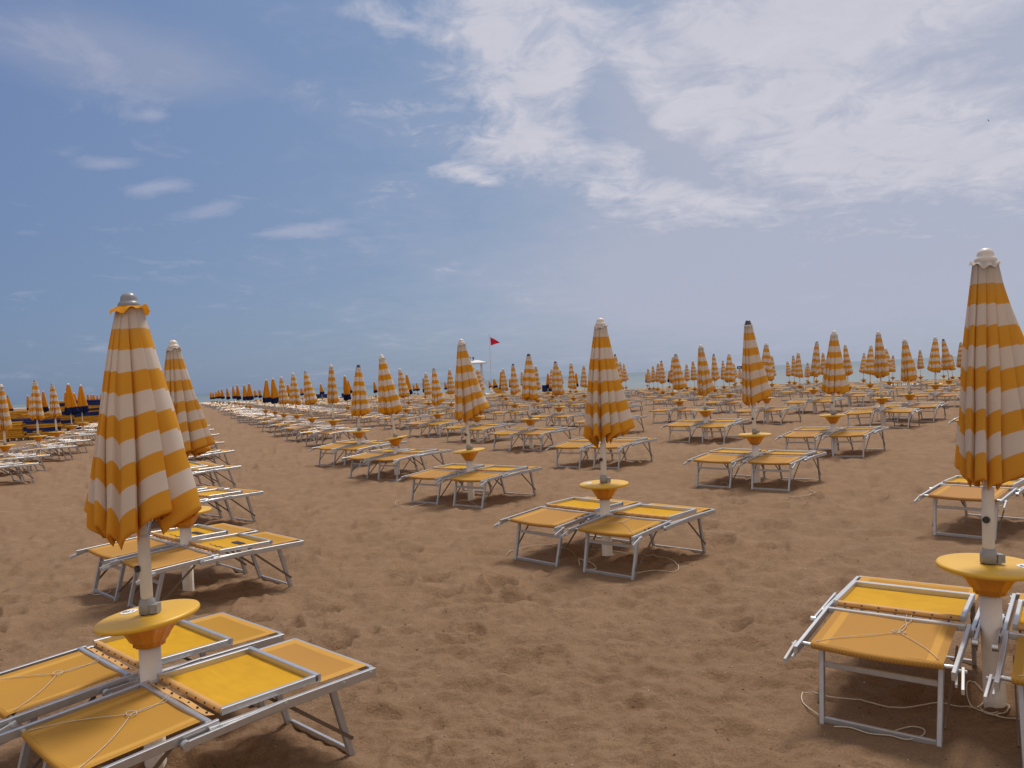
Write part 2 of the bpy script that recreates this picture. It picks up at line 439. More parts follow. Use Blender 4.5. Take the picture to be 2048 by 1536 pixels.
CAN = {}
def canopy_me(key, kind, **k):
    if key not in CAN: CAN[key] = canopy(**k).mesh('canopy', M['striped' if kind == 's' else 'hem'])
    return CAN[key]
SPECIAL = {   # hand-fitted shapes of the parasols nearest the path
    'a': dict(seed=5, length=.94, rb=.225, flare=.055, fdir=-.2, npl=15, depth=.40, dip=.075, nt_=44),
    'b': dict(seed=8, length=.92, rb=.185, flare=.14, fdir=-.1, npl=14, depth=.40, nt_=40, dip=.05),
    'k': dict(seed=21, length=1.00, rb=.128, flare=.28, fdir=-.1, npl=13, depth=.46, nt_=44, dip=.05),
    'd': dict(seed=14, length=.99, rb=.165, flare=.150, fdir=-.35, npl=12, depth=.50, nt_=40, dip=.07),
    'e': dict(seed=17, length=1.0, rb=.170, flare=.135, fdir=-.3, npl=12, depth=.46, nt_=34, dip=.06),
    'h': dict(seed=29, length=1.04, rb=.140, flare=.150, fdir=-.15, npl=9, depth=.46, nt_=34, dip=.06),
    'f': dict(seed=33, length=.98, rb=.185, flare=.05, fdir=2.8, npl=11, depth=.42, nt_=30),
    'i': dict(seed=37, length=1.00, rb=.175, flare=.09, fdir=-.1, npl=13, depth=.36, nt_=30),
}
POLE_ME = MB().lathe([(.0195, 0), (.0195, 1), (0, 1)], 16).mesh('pole', M['pole'])
SLEEVE_ME = MB().lathe([(.0235, .02), (.0265, .03), (.0265, .30), (.0235, .315), (.0195, .318)], 20).mesh('pole_sleeve', M['pole'])
COLLAR_ME = MB().lathe([(.030, .000), (.037, .003), (.037, .046), (.033, .052), (.031, .066), (.027, .070)], 24).mesh('collar', M['collar'])
_l = MB().box((.042, -.012, .026), (.034, .044, .040)).tube([(.05, -.036, .026), (.05, .012, .026)], .006, 8)
LEVER_ME = _l.mesh('clamp_lever', M['collar'])
BUTTON_ME = MB().tube([(-.020, -.020, .195), (-.030, -.030, .195)], .016, 12).mesh('knob', M['dark'])
CAP_ME = {k: cap_mb().mesh('cap', M['cap_' + k]) for k in ('white', 'grey', 'dark')}
FLAP_ME = {k: flap_mb(3, .084 if k == 'yellow' else .066).mesh('top_flap', M['flap_' + k]) for k in ('yellow', 'white')}
TOP_ME = table_top_mb().mesh('tabletop', M['table'])
FUN_ME = funnel_mb().mesh('funnel', M['funnel'])
POST_ME = MB().lathe([(.047, 0), (.047, 1), (0, 1)], 28).mesh('post', M['post'])

def lean_matrix(p0, p1):
    return Vector((0, 0, 1)).rotation_difference(Vector(p1) - Vector(p0))
def parasol(x, y, zt, ztop, dx, can_me, cap='white', flap='white', rz=0., detail=2, dy=0.):
    g = gz(x, y)
    root = empty('parasol', (x, y, zt))
    H = ztop - zt
    q_ = lean_matrix((0, 0, 0), (dx, dy, H - .06)); root.rotation_mode = 'QUATERNION'; root.rotation_quaternion = q_
    hc = math.hypot(math.hypot(dx, dy), H) - .061
    p = ob('pole', POLE_ME, root); p.scale = (1, 1, hc + .02); p.location = (0, 0, .004)
    c = ob('canopy', can_me, root); c.location = (0, 0, hc - .012); c.rotation_euler = (0, 0, rz)
    k = ob('cap', CAP_ME[cap], root); k.location = (0, 0, hc)
    f = ob('top_flap', FLAP_ME[flap], root); f.location = (0, 0, hc - .002); f.rotation_euler = (0, 0, rz * 3)
    if detail >= 1:
        s = ob('pole_sleeve', SLEEVE_ME, root); s.location = (0, 0, .05)
        s = ob('collar', COLLAR_ME, root); s.location = (0, 0, .003)
        l = ob('clamp_lever', LEVER_ME, s)
    if detail >= 2:
        kn = ob('knob', BUTTON_ME, root); kn.location = (0, 0, .02)
    return root
def tray_table(x, y, zt, detail=2, tilt=(0, 0)):
    g = gz(x, y)
    root = empty('tray_table', (x, y, g))
    h = zt - g
    p = ob('post', POST_ME, root); p.scale = (1, 1, h - .10 + .12); p.location = (0, 0, -.12)
    t = ob('tabletop', TOP_ME, root); t.location = (0, 0, h); t.rotation_euler = (tilt[0], tilt[1], 0)
    f = ob('funnel', FUN_ME, root); f.location = (0, 0, h); f.rotation_euler = (0, 0, random.uniform(0, 1))
    return root
def sticker(table, h, ang, dist, text, turn, tilt=(0, 0)):
    e = MB().lathe([(0, .0012), (.0295, .0012), (.031, .0)], 32)
    st = e.build('number_sticker', M['sticker'], table)
    # the position is turned with the tabletop's tilt
    mt = Matrix.Rotation(tilt[1], 4, 'Y') @ Matrix.Rotation(tilt[0], 4, 'X')
    p = mt @ Vector((math.cos(ang) * dist, math.sin(ang) * dist, .0015))
    st.location = (p.x, p.y, h + p.z); st.rotation_euler = (tilt[0], tilt[1], 0); st.scale = (1.25, 1.25, 1)
    cu = bpy.data.curves.new('number', 'FONT'); cu.body = text; cu.size = .030; cu.align_x = 'CENTER'; cu.align_y = 'CENTER'
    cu.offset = .0006
    to = bpy.data.objects.new('number', cu); COL.objects.link(to)
    dg = bpy.context.evaluated_depsgraph_get()
    me = bpy.data.meshes.new_from_object(to.evaluated_get(dg)); bpy.data.objects.remove(to)
    me.materials.clear(); me.materials.append(M['ink'])
    o = ob('number', me, st); o.location = (0, 0, .0022); o.rotation_euler = (0, 0, turn)
    return st
# far parasols and tables: one mesh each
def far_parasol_mb(H, can, sleeve=True):
    mb = MB(); hc = H - .061
    mb.lathe([(.020, 0), (.020, hc)], 6, 1)
    mb.lathe([(.036, 0), (.036, .06), (.024, .07)], 6, 3)
    mb.merge(can, Matrix.Translation((0, 0, hc - .012)))
    mb.lathe([(.048, hc - .006), (.042, hc + .02), (.030, hc + .05), (0, hc + .061)], 8, 2)
    return mb
FAR_CAN = {('s', i): canopy(100 + i, length=[.96, 1.0, .93, .98, 1.0][i], rb=[.165, .15, .18, .135, .175][i], flare=[.10, .13, .07, .12, .05][i], fdir=[-.2, .1, .4, -.4, 2.6][i], npl=9, depth=.46, nt_=20, dip=.05) for i in range(5)}
FAR_CAN.update({('b', i): canopy(200 + i, length=[1.02, 1.06, 1.0][i], rb=[.18, .16, .18][i], flare=[.07, .06, .11][i], fdir=[-.2, .3, -.1][i], npl=10, depth=.40, nt_=20) for i in range(3)})
FAR_ME = {}
def far_parasol(x, y, zt, ztop, dx, kind, cap, i):
    i = i % (5 if kind == 's' else 3)
    key = (kind, cap, i)
    if key not in FAR_ME:
        FAR_ME[key] = far_parasol_mb(1.47, FAR_CAN[(kind, i)]).mesh('parasol', [M['striped' if kind == 's' else 'hem'], M['pole'], M['cap_' + ('white' if cap == 'w' else 'dark')], M['collar']])
    o = ob('parasol', FAR_ME[key]); o.location = (x, y, zt)
    H = ztop - zt; o.rotation_mode = 'QUATERNION'; o.rotation_quaternion = lean_matrix((0, 0, 0), (dx, 0, H))
    k = max(.75, min(1.25, H / 1.47)); o.scale = (random.uniform(.92, 1.06), 1, k)
    return o
_ft = MB().lathe([(.046, -.80), (.046, -.14)], 10, 1)
_ft.lathe([(0, 0), (.215, 0), (.224, -.01), (.216, -.026), (.11, -.026)], 20, 0)
_ft.lathe([(.150, -.025), (.112, -.058), (.080, -.112), (.066, -.123), (.066, -.142), (.05, -.143)], 14, 2)
FAR_TABLE_ME = _ft.mesh('tray_table', [M['table'], M['post'], M['funnel']])

# ---------------------------------------------------------------- sun loungers (folded flat)
# local axes: +y runs from the foot to the head, z = 0 is the sand
def zr(y):                       # height of the side rail along its length
    return .405 if y > -.06 else .405 - (-.06 - y) * .065
def rail_mb(s, lod=0):
    mb = MB(); x = .318 * s
    if lod == 0:
        mb.bar((x, -.625, zr(-.625) - .004), (x, -.055, zr(-.055) - .002), .018, .036)
        mb.bar((x * 1.045, -.10, .387), (x * 1.045, .665, .387), .020, .040)
        mb.tube([(x + .012 * s, -.06, .396), (x + .030 * s, -.06, .396)], .011, 10)
        mb.tube([(x + .014 * s, .50, .388), (x + .030 * s, .50, .388)], .007, 8)
        mb.tube([(x + .014 * s, .64, .392), (x + .030 * s, .64, .392)], .006, 8)
    else:
        mb.bar((x, -.625, zr(-.625) - .004), (x, -.06, .402), .020, .042); mb.bar((x * 1.045, -.06, .390), (x * 1.045, .665, .387), .022, .046)
    return mb
def leg_mb(s, front):
    mb = MB()
    if front: mb.bar((.250 * s, -.440, .366), (.238 * s, -.540, -.07), .022, .030, up=(0, 1, 0))
    else: mb.bar((.280 * s, .470, .372), (.262 * s, .600, -.07), .022, .030, up=(0, 1, 0))
    return mb
def cross_mb(front, upper):
    mb = MB()
    if front and upper: mb.bar((-.247, -.461, .262), (.247, -.461, .262), .014, .026)
    elif front: mb.bar((-.236, -.518, .022), (.236, -.518, .022), .018, .026)
    else: mb.bar((-.258, .592, .014), (.258, .592, .014), .018, .028)
    return mb
def brace_mb(s, front):
    if front: return MB().bar((.262 * s, -.503, .085), (.285 * s, -.22, .36), .007, .016)
    return MB().bar((.280 * s, .575, .095), (.295 * s, .235, .375), .007, .016)
def foot_panel_mb(nu=16, nv=14):
    def fn(u, v):
        y = -.535 + v * .44; x = (u - .5) * .545
        sag = .012 * math.sin(PI * min(1, max(0, u))) * (.35 + .65 * v * (1 - v) * 4) + .006 * math.sin(PI * u) * (1 - v)
        ruck = .002 * math.sin(9 * u + 5 * v) * math.sin(PI * u)
        return (x, y, zr(y) + .012 - sag + ruck)
    mb = MB().grid(fn, nu, nv, mif=lambda u, v: 1 if (.06 < u < .12 or .88 < u < .94) else 0)
    # rolled hem round the foot tube
    prof = []
    for k in range(9):
        a = PI / 2 + k / 8 * PI * 1.1; prof.append((math.cos(a) * .016, math.sin(a) * .016))
    def roll(u, v):
        k = min(8, int(round(v * 8))); dx, dz = prof[k]; x = (u - .5) * .545
        sag = .0102 * math.sin(PI * u)
        return (x, -.535 + dx, zr(-.535) + .012 - .016 + dz - sag)
    mb.grid(roll, nu, 8)
    return mb
def head_panel_mb(nu=12, nv=8):
    def fn(u, v):
        y = .405 + v * .243; x = (u - .5) * .606
        return (x, y, .414 - .014 * math.sin(PI * u) * math.sin(PI * v) )
    return MB().grid(fn, nu, nv, mif=lambda u, v: 1 if (u < .08 or u > .92 or v > .84) else 0)
def back_panel_mb(nu=14, nv=12):
    def fn(u, v):
        y = -.005 + v * .392; x = (u - .5) * .558
        w = .003 * math.sin(7 * u + 4 * v + 1) * math.sin(PI * u) * math.sin(PI * v)
        return (x, y, .420 - .016 * math.sin(PI * u) * math.sin(PI * v) + w)
    return MB().grid(fn, nu, nv)
def back_frame_mb():
    mb = MB()
    for s in (-1, 1): mb.bar((.288 * s, -.03, .432), (.288 * s, .398, .432), .020, .030)
    mb.bar((-.298, .398, .432), (.298, .398, .432), .026, .032)
    return mb
def sleeve_mb():
    mb = MB().tube([(-.277, -.018, .430), (.277, -.018, .430)], .015, 12)
    for k in range(7):
        x = -.24 + k * .08; mb.tube([(x, -.030, .434), (x, -.0345, .436)], .0045, 6, 1)
    return mb
def foot_bar_mb():
    mb = MB().bar((-.306, -.088, .409), (.306, -.088, .409), .022, .030)
    return mb
def strap_mb():
    def fn(u, v):
        return ((u - .5) * .53, -.088 + .010 + v * .036, .4265 - v * .010 + .002 * math.sin(13 * u))
    mb = MB().grid(fn, 20, 2)
    for k in range(7):
        x = -.235 + k * .078; mb.tube([(x, -.060, .421), (x, -.060, .427)], .005, 6, 1)
    return mb
def arm_mb(s):
    mb = MB(); x = .352 * s
    mb.bar((x, -.20, .378), (x, .225, .400), .013, .030)
    mb.tube([(x - .010 * s, -.195, .380), (x + .014 * s, -.195, .380)], .018, 12)
    mb.tube([(x - .008 * s, .212, .399), (x + .010 * s, .212, .399)], .008, 8)
    return mb
def clip_mb(s):
    mb = MB(); x = .342 * s
    mb.bar((x, -.53, .366), (x + .012 * s, -.668, .322), .012, .026)
    mb.bar((x - .022 * s, -.55, .362), (x - .014 * s, -.645, .334), .009, .016)
    mb.tube([(x - .03 * s, -.545, .364), (x + .016 * s, -.545, .364)], .008, 8)
    return mb
def foot_tube_mb():
    zc = zr(-.535) + .012 - .016
    return MB().tube([(-.318, -.532, zc), (-.15, -.532, zc - .0066), (0, -.532, zc - .0102), (.15, -.532, zc - .0066), (.318, -.532, zc)], .010, 10)
def far_cross_mb(): return MB().bar((-.322, .656, .394), (.322, .656, .394), .022, .034)
def cord_mb(seed):
    rnd = random.Random(seed); j = lambda a: rnd.uniform(-a, a)
    k = (j(.08), -.075, .434)
    def zz(x, y): return zr(y) + .012 - .012 * math.sin(PI * (x / .545 + .5)) * (.35 + .65 * max(0, ((y + .625) / .53) * (1 - (y + .625) / .53) * 4)) + .004
    def pth(a, b, bow):
        out = []
        for i in range(13):
            t = i / 12; x = a[0] + (b[0] - a[0]) * t + bow * math.sin(PI * t); y = a[1] + (b[1] - a[1]) * t
            out.append((x, y, zz(x, y)))
        return out
    mb = MB(); c = (k[0] + j(.03) - .02, -.25 + j(.04))
    mb.tube([k] + pth((k[0], -.11), c, .015), .0017, 6); mb.tube([(k[0] + .02, k[1], k[2])] + pth((k[0] + .025, -.11), c, -.012), .0017, 6)
    mb.tube([(c[0] + .03 * math.cos(t * .7), c[1] + .018 * math.sin(t * .7), zz(c[0], c[1]) + .003) for t in range(10)], .0019, 6)
    mb.tube(pth(c, (-.25, -.52 + j(.02)), -.03), .0017, 6); mb.tube(pth(c, (.25, -.52 + j(.02)), .02), .0017, 6)
    return mb
PARTS0 = [('side_rail', rail_mb(-1), ['alu']), ('side_rail', rail_mb(1), ['alu']),
          ('leg', leg_mb(-1, True), ['alu_leg']), ('leg', leg_mb(1, True), ['alu_leg']), ('leg', leg_mb(-1, False), ['alu_leg']), ('leg', leg_mb(1, False), ['alu_leg']),
          ('crossbar', cross_mb(True, True), ['alu_leg']), ('crossbar', cross_mb(True, False), ['alu_leg']), ('crossbar', cross_mb(False, False), ['alu']),
          ('brace', brace_mb(-1, True), ['brace']), ('brace', brace_mb(1, True), ['brace']), ('brace', brace_mb(-1, False), ['brace']), ('brace', brace_mb(1, False), ['brace']),
          ('foot_panel', foot_panel_mb(), ['tan', 'hemband']), ('head_panel', head_panel_mb(), ['tan', 'hemband']), ('back_panel', back_panel_mb(), ['sat']),
          ('back_frame', back_frame_mb(), ['alu']), ('fabric_sleeve', sleeve_mb(), ['sleeve', 'dark']), ('foot_bar', foot_bar_mb(), ['alu']), ('riveted_strap', strap_mb(), ['sleeve', 'dark']),
          ('armrest', arm_mb(-1), ['alu']), ('armrest', arm_mb(1), ['alu']), ('end_clip', clip_mb(-1), ['wplastic']), ('end_clip', clip_mb(1), ['wplastic']),
          ('foot_tube', foot_tube_mb(), ['alu']), ('head_bar', far_cross_mb(), ['alu'])]
ME0 = [(n, mb.mesh(n, [M[k] for k in ms])) for n, mb, ms in PARTS0]
CORD_ME = [cord_mb(i).mesh('cord', M['rope']) for i in range(4)]
# middle distance: a few parts
def merged(names, mbs, mats):
    mb = MB()
    for k in mbs: mb.merge(k)
    return mb
frame1 = MB()
for s in (-1, 1): frame1.merge(rail_mb(s, 1)); frame1.merge(arm_mb(s))
frame1.merge(foot_bar_mb()); frame1.merge(far_cross_mb())
lf = MB(); lr = MB()
for s in (-1, 1): lf.merge(leg_mb(s, True)); lr.merge(leg_mb(s, False))
lf.merge(cross_mb(True, True)).merge(cross_mb(True, False)); lr.merge(cross_mb(False, False))
cl = MB().merge(clip_mb(-1)).merge(clip_mb(1))
bf = MB().merge(back_frame_mb()); bp = MB().merge(back_panel_mb(8, 6))
sl = MB().merge(strap_mb()); sl.merge(sleeve_mb())
ME1 = [('frame', frame1.mesh('frame', M['alu'])), ('leg', lf.mesh('leg', M['alu_leg'])), ('leg', lr.mesh('leg', M['alu_leg'])),
       ('brace', brace_mb(-1, True).mesh('brace', M['brace'])), ('brace', brace_mb(1, True).mesh('brace', M['brace'])), ('brace', brace_mb(-1, False).mesh('brace', M['brace'])), ('brace', brace_mb(1, False).mesh('brace', M['brace'])),
       ('foot_panel', foot_panel_mb(8, 6).mesh('foot_panel', [M['tan'], M['hemband']])), ('head_panel', head_panel_mb(6, 4).mesh('head_panel', [M['tan'], M['hemband']])),
       ('back_panel', bp.mesh('back_panel', M['sat'])), ('back_frame', bf.mesh('back_frame', M['alu'])), ('fabric_sleeve', sl.mesh('fabric_sleeve', [M['sleeve'], M['dark']])),
       ('end_clip', clip_mb(-1).mesh('end_clip', M['wplastic'])), ('end_clip', clip_mb(1).mesh('end_clip', M['wplastic']))]
# far: one light mesh
far = MB()
for s in (-1, 1):
    far.merge(rail_mb(s, 1)); far.merge(leg_mb(s, True), None, [1]); far.merge(leg_mb(s, False), None, [1]); far.merge(clip_mb(s), None, [4])
far.merge(cross_mb(True, True), None, [1]); far.merge(cross_mb(True, False), None, [1]); far.merge(cross_mb(False, False), None, [1])
far.merge(far_cross_mb()); far.merge(back_frame_mb()); far.merge(foot_bar_mb())
far.merge(foot_panel_mb(4, 3), None, [2, 2]); far.merge(head_panel_mb(2, 1), None, [2, 2]); far.merge(back_panel_mb(3, 2), None, [3])
far.merge(MB().bar((-.277, -.018, .430), (.277, -.018, .430), .03, .03), None, [2])
FARL_MATS = [M['alu'], M['alu_leg'], M['tan'], M['sat'], M['wplastic']]
FARL_ME = far.mesh('sun_lounger', FARL_MATS)
# thinner version for the mass far behind
tiny = MB()
for s in (-1, 1):
    tiny.add([(.30 * s, -.63, .31), (.33 * s, -.63, .35), (.33 * s, .66, .41), (.30 * s, .66, .37)], [(0, 1, 2, 3)], 0)
    tiny.bar((.318 * s, -.63, .34), (.318 * s, .66, .39), .022, .044)
    tiny.bar((.25 * s, -.475, .34), (.24 * s, -.56, 0), .022, .03, 1); tiny.bar((.28 * s, .47, .37), (.26 * s, .6, 0), .022, .03, 1)
tiny.bar((-.236, -.552, .022), (.236, -.552, .022), .018, .026, 1); tiny.bar((-.258, .592, .014), (.258, .592, .014), .018, .026, 1)
tiny.add([(-.27, -.54, .355), (.27, -.54, .355), (.28, -.05, .41), (-.28, -.05, .41)], [(0, 1, 2, 3)], 2)
tiny.add([(-.27, 0, .425), (.27, 0, .425), (.27, .39, .425), (-.27, .39, .425)], [(0, 1, 2, 3)], 3)
tiny.bar((-.29, .40, .43), (.29, .40, .43), .03, .03); tiny.add([(-.3, .41, .412), (.3, .41, .412), (.3, .65, .412), (-.3, .65, .412)], [(0, 1, 2, 3)], 2)

def lounger(x, y, ang, lod, pitch=0., roll=0., dz=0.):
    z = gz(x, y) + dz
    if lod < 2:              # settle the four legs on the uneven sand
        ca, sa = math.cos(ang), math.sin(ang); hs = []
        for lx, ly in ((-.24, -.52), (.24, -.52), (-.26, .6), (.26, .6)):
            px_, py_ = x + lx * ca - ly * sa, y + lx * sa + ly * ca
            d_ = .05; hs.append(float(np.mean(sand_h(np.array([px_, px_ + d_, px_ - d_, px_, px_]), np.array([py_, py_, py_, py_ + d_, py_ - d_])))))
        z = sum(hs) / 4 - .012
        pitch = ((hs[2] + hs[3]) - (hs[0] + hs[1])) / 2 / 1.16; roll = -((hs[1] + hs[3]) - (hs[0] + hs[2])) / 2 / .5
    if lod == 2:
        o = ob('sun_lounger', FARL_ME); o.location = (x, y, z); o.rotation_euler = (pitch, roll, ang); o.scale = (1.01, 1.045, 1); return o
    root = empty('sun_lounger', (x, y, z)); root.rotation_euler = (pitch, roll, ang); root.scale = (1.01, 1.045, 1)
    for n, me in (ME0 if lod == 0 else ME1): ob(n, me, root)
    return root

SITES = [
(-1.73,3.54,0.68,2.16,-0.00,'s','w'),
(2.24,3.68,0.68,2.19,0.05,'s','w'),
(-2.90,6.68,0.68,2.16,-0.02,'s','w'),
(0.79,6.99,0.69,2.19,0.04,'s','w'),
(-4.56,9.86,0.68,2.05,-0.10,'s','w'),
(3.35,10.73,0.74,2.33,-0.02,'s','d'),
(-0.65,10.78,0.71,2.27,-0.03,'s','w'),
(-5.95,13.12,0.69,2.06,-0.10,'s','w'),
(5.62,13.55,0.76,2.24,0.09,'s','w'),
(-2.16,13.91,0.72,2.23,-0.17,'s','w'),
(-3.30,16.34,0.73,2.14,0.06,'s','d'),
(-7.34,16.37,0.70,2.07,-0.10,'s','w'),
(4.30,17.25,0.76,2.23,-0.03,'s','w'),
(0.37,17.49,0.75,2.23,0.04,'s','d'),
(8.76,18.27,0.79,2.37,-0.01,'s','w'),
(-12.35,18.64,0.68,2.16,-0.02,'s','w'),
(10.12,19.62,0.78,2.20,-0.06,'s','w'),
(-8.74,19.63,0.71,2.08,-0.10,'s','w'),
(-0.97,20.39,0.73,2.08,-0.07,'s','w'),
(7.01,21.26,0.80,2.32,0.06,'s','w'),
(-5.07,21.60,0.77,2.33,0.02,'s','w'),
(-13.40,21.65,0.73,2.31,-0.01,'s','w'),
(-10.13,22.88,0.72,2.09,-0.10,'s','w'),
(5.04,23.27,0.76,2.19,-0.05,'s','w'),
(-2.30,23.28,0.73,2.12,-0.04,'s','w'),
(1.41,23.74,0.74,2.15,-0.04,'s','d'),
(-14.23,23.93,0.73,2.25,-0.06,'s','w'),
(13.34,24.25,0.83,2.34,0.06,'s','w'),
(-6.38,24.35,0.76,2.26,-0.13,'s','w'),
(9.64,24.64,0.86,2.39,0.18,'s','w'),
(-11.52,26.14,0.73,2.10,-0.10,'s','w'),
(7.61,26.98,0.77,2.20,0.05,'s','w'),
(11.87,27.17,0.82,2.32,-0.05,'s','w'),
(-7.69,27.33,0.78,2.28,-0.07,'s','w'),
(-15.87,27.63,0.78,2.31,-0.06,'b','w'),
(0.06,27.81,0.76,2.22,0.01,'s','d'),
(-3.87,27.84,0.78,2.26,-0.17,'s','w'),
(15.85,27.90,0.84,2.35,-0.15,'s','d'),
(13.49,28.99,0.81,2.29,0.10,'s','w'),
(-12.92,29.39,0.74,2.11,-0.10,'s','w'),
(-8.98,30.11,0.75,2.21,-0.03,'s','w'),
(-17.19,30.68,0.78,2.30,0.00,'b','w'),
(4.31,31.06,0.80,2.47,-0.10,'s','d'),
(6.54,31.44,0.80,2.27,0.09,'s','w'),
(2.54,32.02,0.78,2.24,-0.05,'s','w'),
(-2.61,32.68,0.77,2.23,-0.01,'s','w'),
(8.64,32.79,0.81,2.30,0.01,'s','d'),
(16.12,32.86,0.75,2.19,-0.10,'s','w'),
(1.06,32.92,0.75,2.19,-0.01,'s','w'),
(12.45,33.28,0.77,2.21,-0.02,'s','w'),
(19.48,33.38,0.80,2.33,0.07,'s','w'),
(-10.47,33.84,0.76,2.23,-0.03,'b','w'),
(-7.68,35.79,0.76,2.22,-0.09,'b','w'),
(7.03,35.94,0.75,2.17,-0.01,'s','d'),
(3.42,36.58,0.75,2.18,0.03,'s','w'),
(-4.01,36.61,0.74,2.17,-0.07,'s','w'),
(-1.51,36.70,0.80,2.24,-0.10,'s','w'),
(-6.11,36.70,0.79,2.78,-0.10,'s','w'),
(-11.84,36.79,0.77,2.24,0.12,'b','w'),
(15.18,37.48,0.75,2.22,0.03,'s','w'),
(-0.32,38.01,0.76,2.20,-0.10,'s','w'),
(2.03,39.19,0.71,2.11,0.02,'s','w'),
(13.29,39.35,0.75,2.20,0.07,'s','w'),
(9.40,39.60,0.73,2.15,-0.05,'s','w'),
(-5.39,39.86,0.76,2.20,-0.04,'b','w'),
(19.19,41.99,0.68,2.11,0.09,'s','d'),
(11.60,42.15,0.69,2.09,0.00,'s','d'),
(15.49,42.19,0.72,2.17,-0.01,'s','d'),
(22.41,42.19,0.68,2.18,0.04,'s','w'),
(8.23,43.53,0.73,2.16,0.09,'s','w'),
(17.78,44.92,0.69,2.17,0.10,'s','w'),
(10.29,45.31,0.67,2.05,0.04,'s','w'),
(-0.59,45.41,0.73,2.15,-0.02,'b','w'),
(26.12,45.61,0.50,1.84,-0.01,'s','w'),
(-27.94,46.00,0.74,2.36,-0.10,'b','w'),
(-26.62,46.00,0.75,2.23,-0.10,'b','w'),
(-31.02,47.44,0.74,2.18,-0.10,'b','d'),
(26.94,47.99,0.54,1.96,0.02,'s','w'),
(-16.49,48.30,0.77,2.23,-0.01,'b','w'),
(8.90,48.39,0.67,2.07,0.01,'s','w'),
(24.42,49.32,0.56,2.00,0.08,'s','w'),
(-27.99,49.33,0.76,2.18,-0.10,'b','w'),
(26.06,49.88,0.40,1.68,-0.01,'s','w'),
(14.53,50.28,0.60,1.97,0.00,'s','w'),
(-17.48,50.47,0.79,2.16,-0.10,'b','w'),
(-31.73,50.53,0.75,2.18,-0.10,'b','w'),
(18.27,50.66,0.57,1.96,-0.08,'s','w'),
(20.04,52.01,0.48,1.80,-0.01,'s','w'),
(3.94,52.08,0.67,2.06,0.07,'s','w'),
(-5.90,52.09,0.80,2.01,-0.10,'b','d'),
(7.48,52.09,0.72,2.47,-0.10,'s','w'),
(9.32,52.24,0.58,1.93,-0.04,'s','w'),
(2.49,53.78,0.61,1.95,0.05,'b','w'),
(0.81,53.83,0.76,2.15,-0.10,'s','w'),
(15.66,53.83,0.63,1.99,-0.10,'s','d'),
(22.20,53.83,0.54,1.74,-0.10,'s','w'),
(-16.14,55.69,0.80,2.09,-0.10,'b','w'),
(8.24,55.69,0.68,2.41,-0.10,'s','w'),
(4.69,56.67,0.56,1.89,0.07,'b','w'),
(3.75,57.68,0.71,2.18,-0.10,'s','w'),
(12.41,57.68,0.63,1.89,-0.10,'s','w'),
(-20.88,58.72,0.80,2.27,-0.10,'b','w'),
(12.55,61.38,0.44,1.73,0.06,'b','w'),
(-13.11,62.11,0.79,2.19,-0.10,'b','d'),
(-34.55,62.78,0.78,2.18,-0.10,'b','w'),
(19.25,64.60,0.43,1.61,-0.10,'s','d'),
(-23.81,65.91,0.80,2.21,-0.10,'b','d'),
(-11.95,67.29,0.76,2.06,-0.10,'b','w'),
(-1.45,67.29,0.67,1.71,-0.10,'b','w'),
(6.95,67.29,0.58,2.35,-0.10,'s','d'),
(-25.92,70.21,0.80,2.11,-0.10,'b','d'),
(-17.36,70.21,0.77,2.09,-0.10,'b','w'),
(-38.51,70.53,0.78,2.18,-0.10,'b','w'),
(-39.18,72.18,0.79,2.18,-0.10,'b','w'),
(12.92,73.40,0.40,1.52,-0.10,'b','w'),
(28.16,73.40,0.11,1.34,-0.10,'s','d'),
(-25.19,76.90,0.78,1.91,-0.10,'b','w'),
(-20.99,76.90,0.76,1.83,-0.10,'b','w'),
(-9.44,76.90,0.66,1.63,-0.10,'b','w'),
(-29.64,78.78,0.80,2.11,-0.10,'b','w'),
(-30.73,80.75,0.80,2.06,-0.10,'b','w'),
(-26.93,80.75,0.77,1.87,-0.10,'b','w'),
(-20.88,80.75,0.73,2.04,-0.10,'b','d'),
(-6.92,80.75,0.60,1.51,-0.10,'b','w'),
(-0.13,80.75,0.50,1.69,-0.10,'b','w'),
(39.42,80.75,-0.29,2.25,-0.10,'s','w'),
(-44.49,82.62,0.80,2.18,-0.10,'b','w'),
(-2.38,84.99,0.48,1.25,-0.10,'b','w'),
(-34.13,87.29,0.78,1.85,-0.10,'b','w'),
(-46.99,88.00,0.80,2.14,-0.10,'b','d'),
(-34.46,89.72,0.77,1.91,-0.10,'b','w'),
(-11.72,92.28,0.52,1.31,-0.10,'b','w'),
(-36.22,93.35,0.76,1.85,-0.10,'b','w'),
]
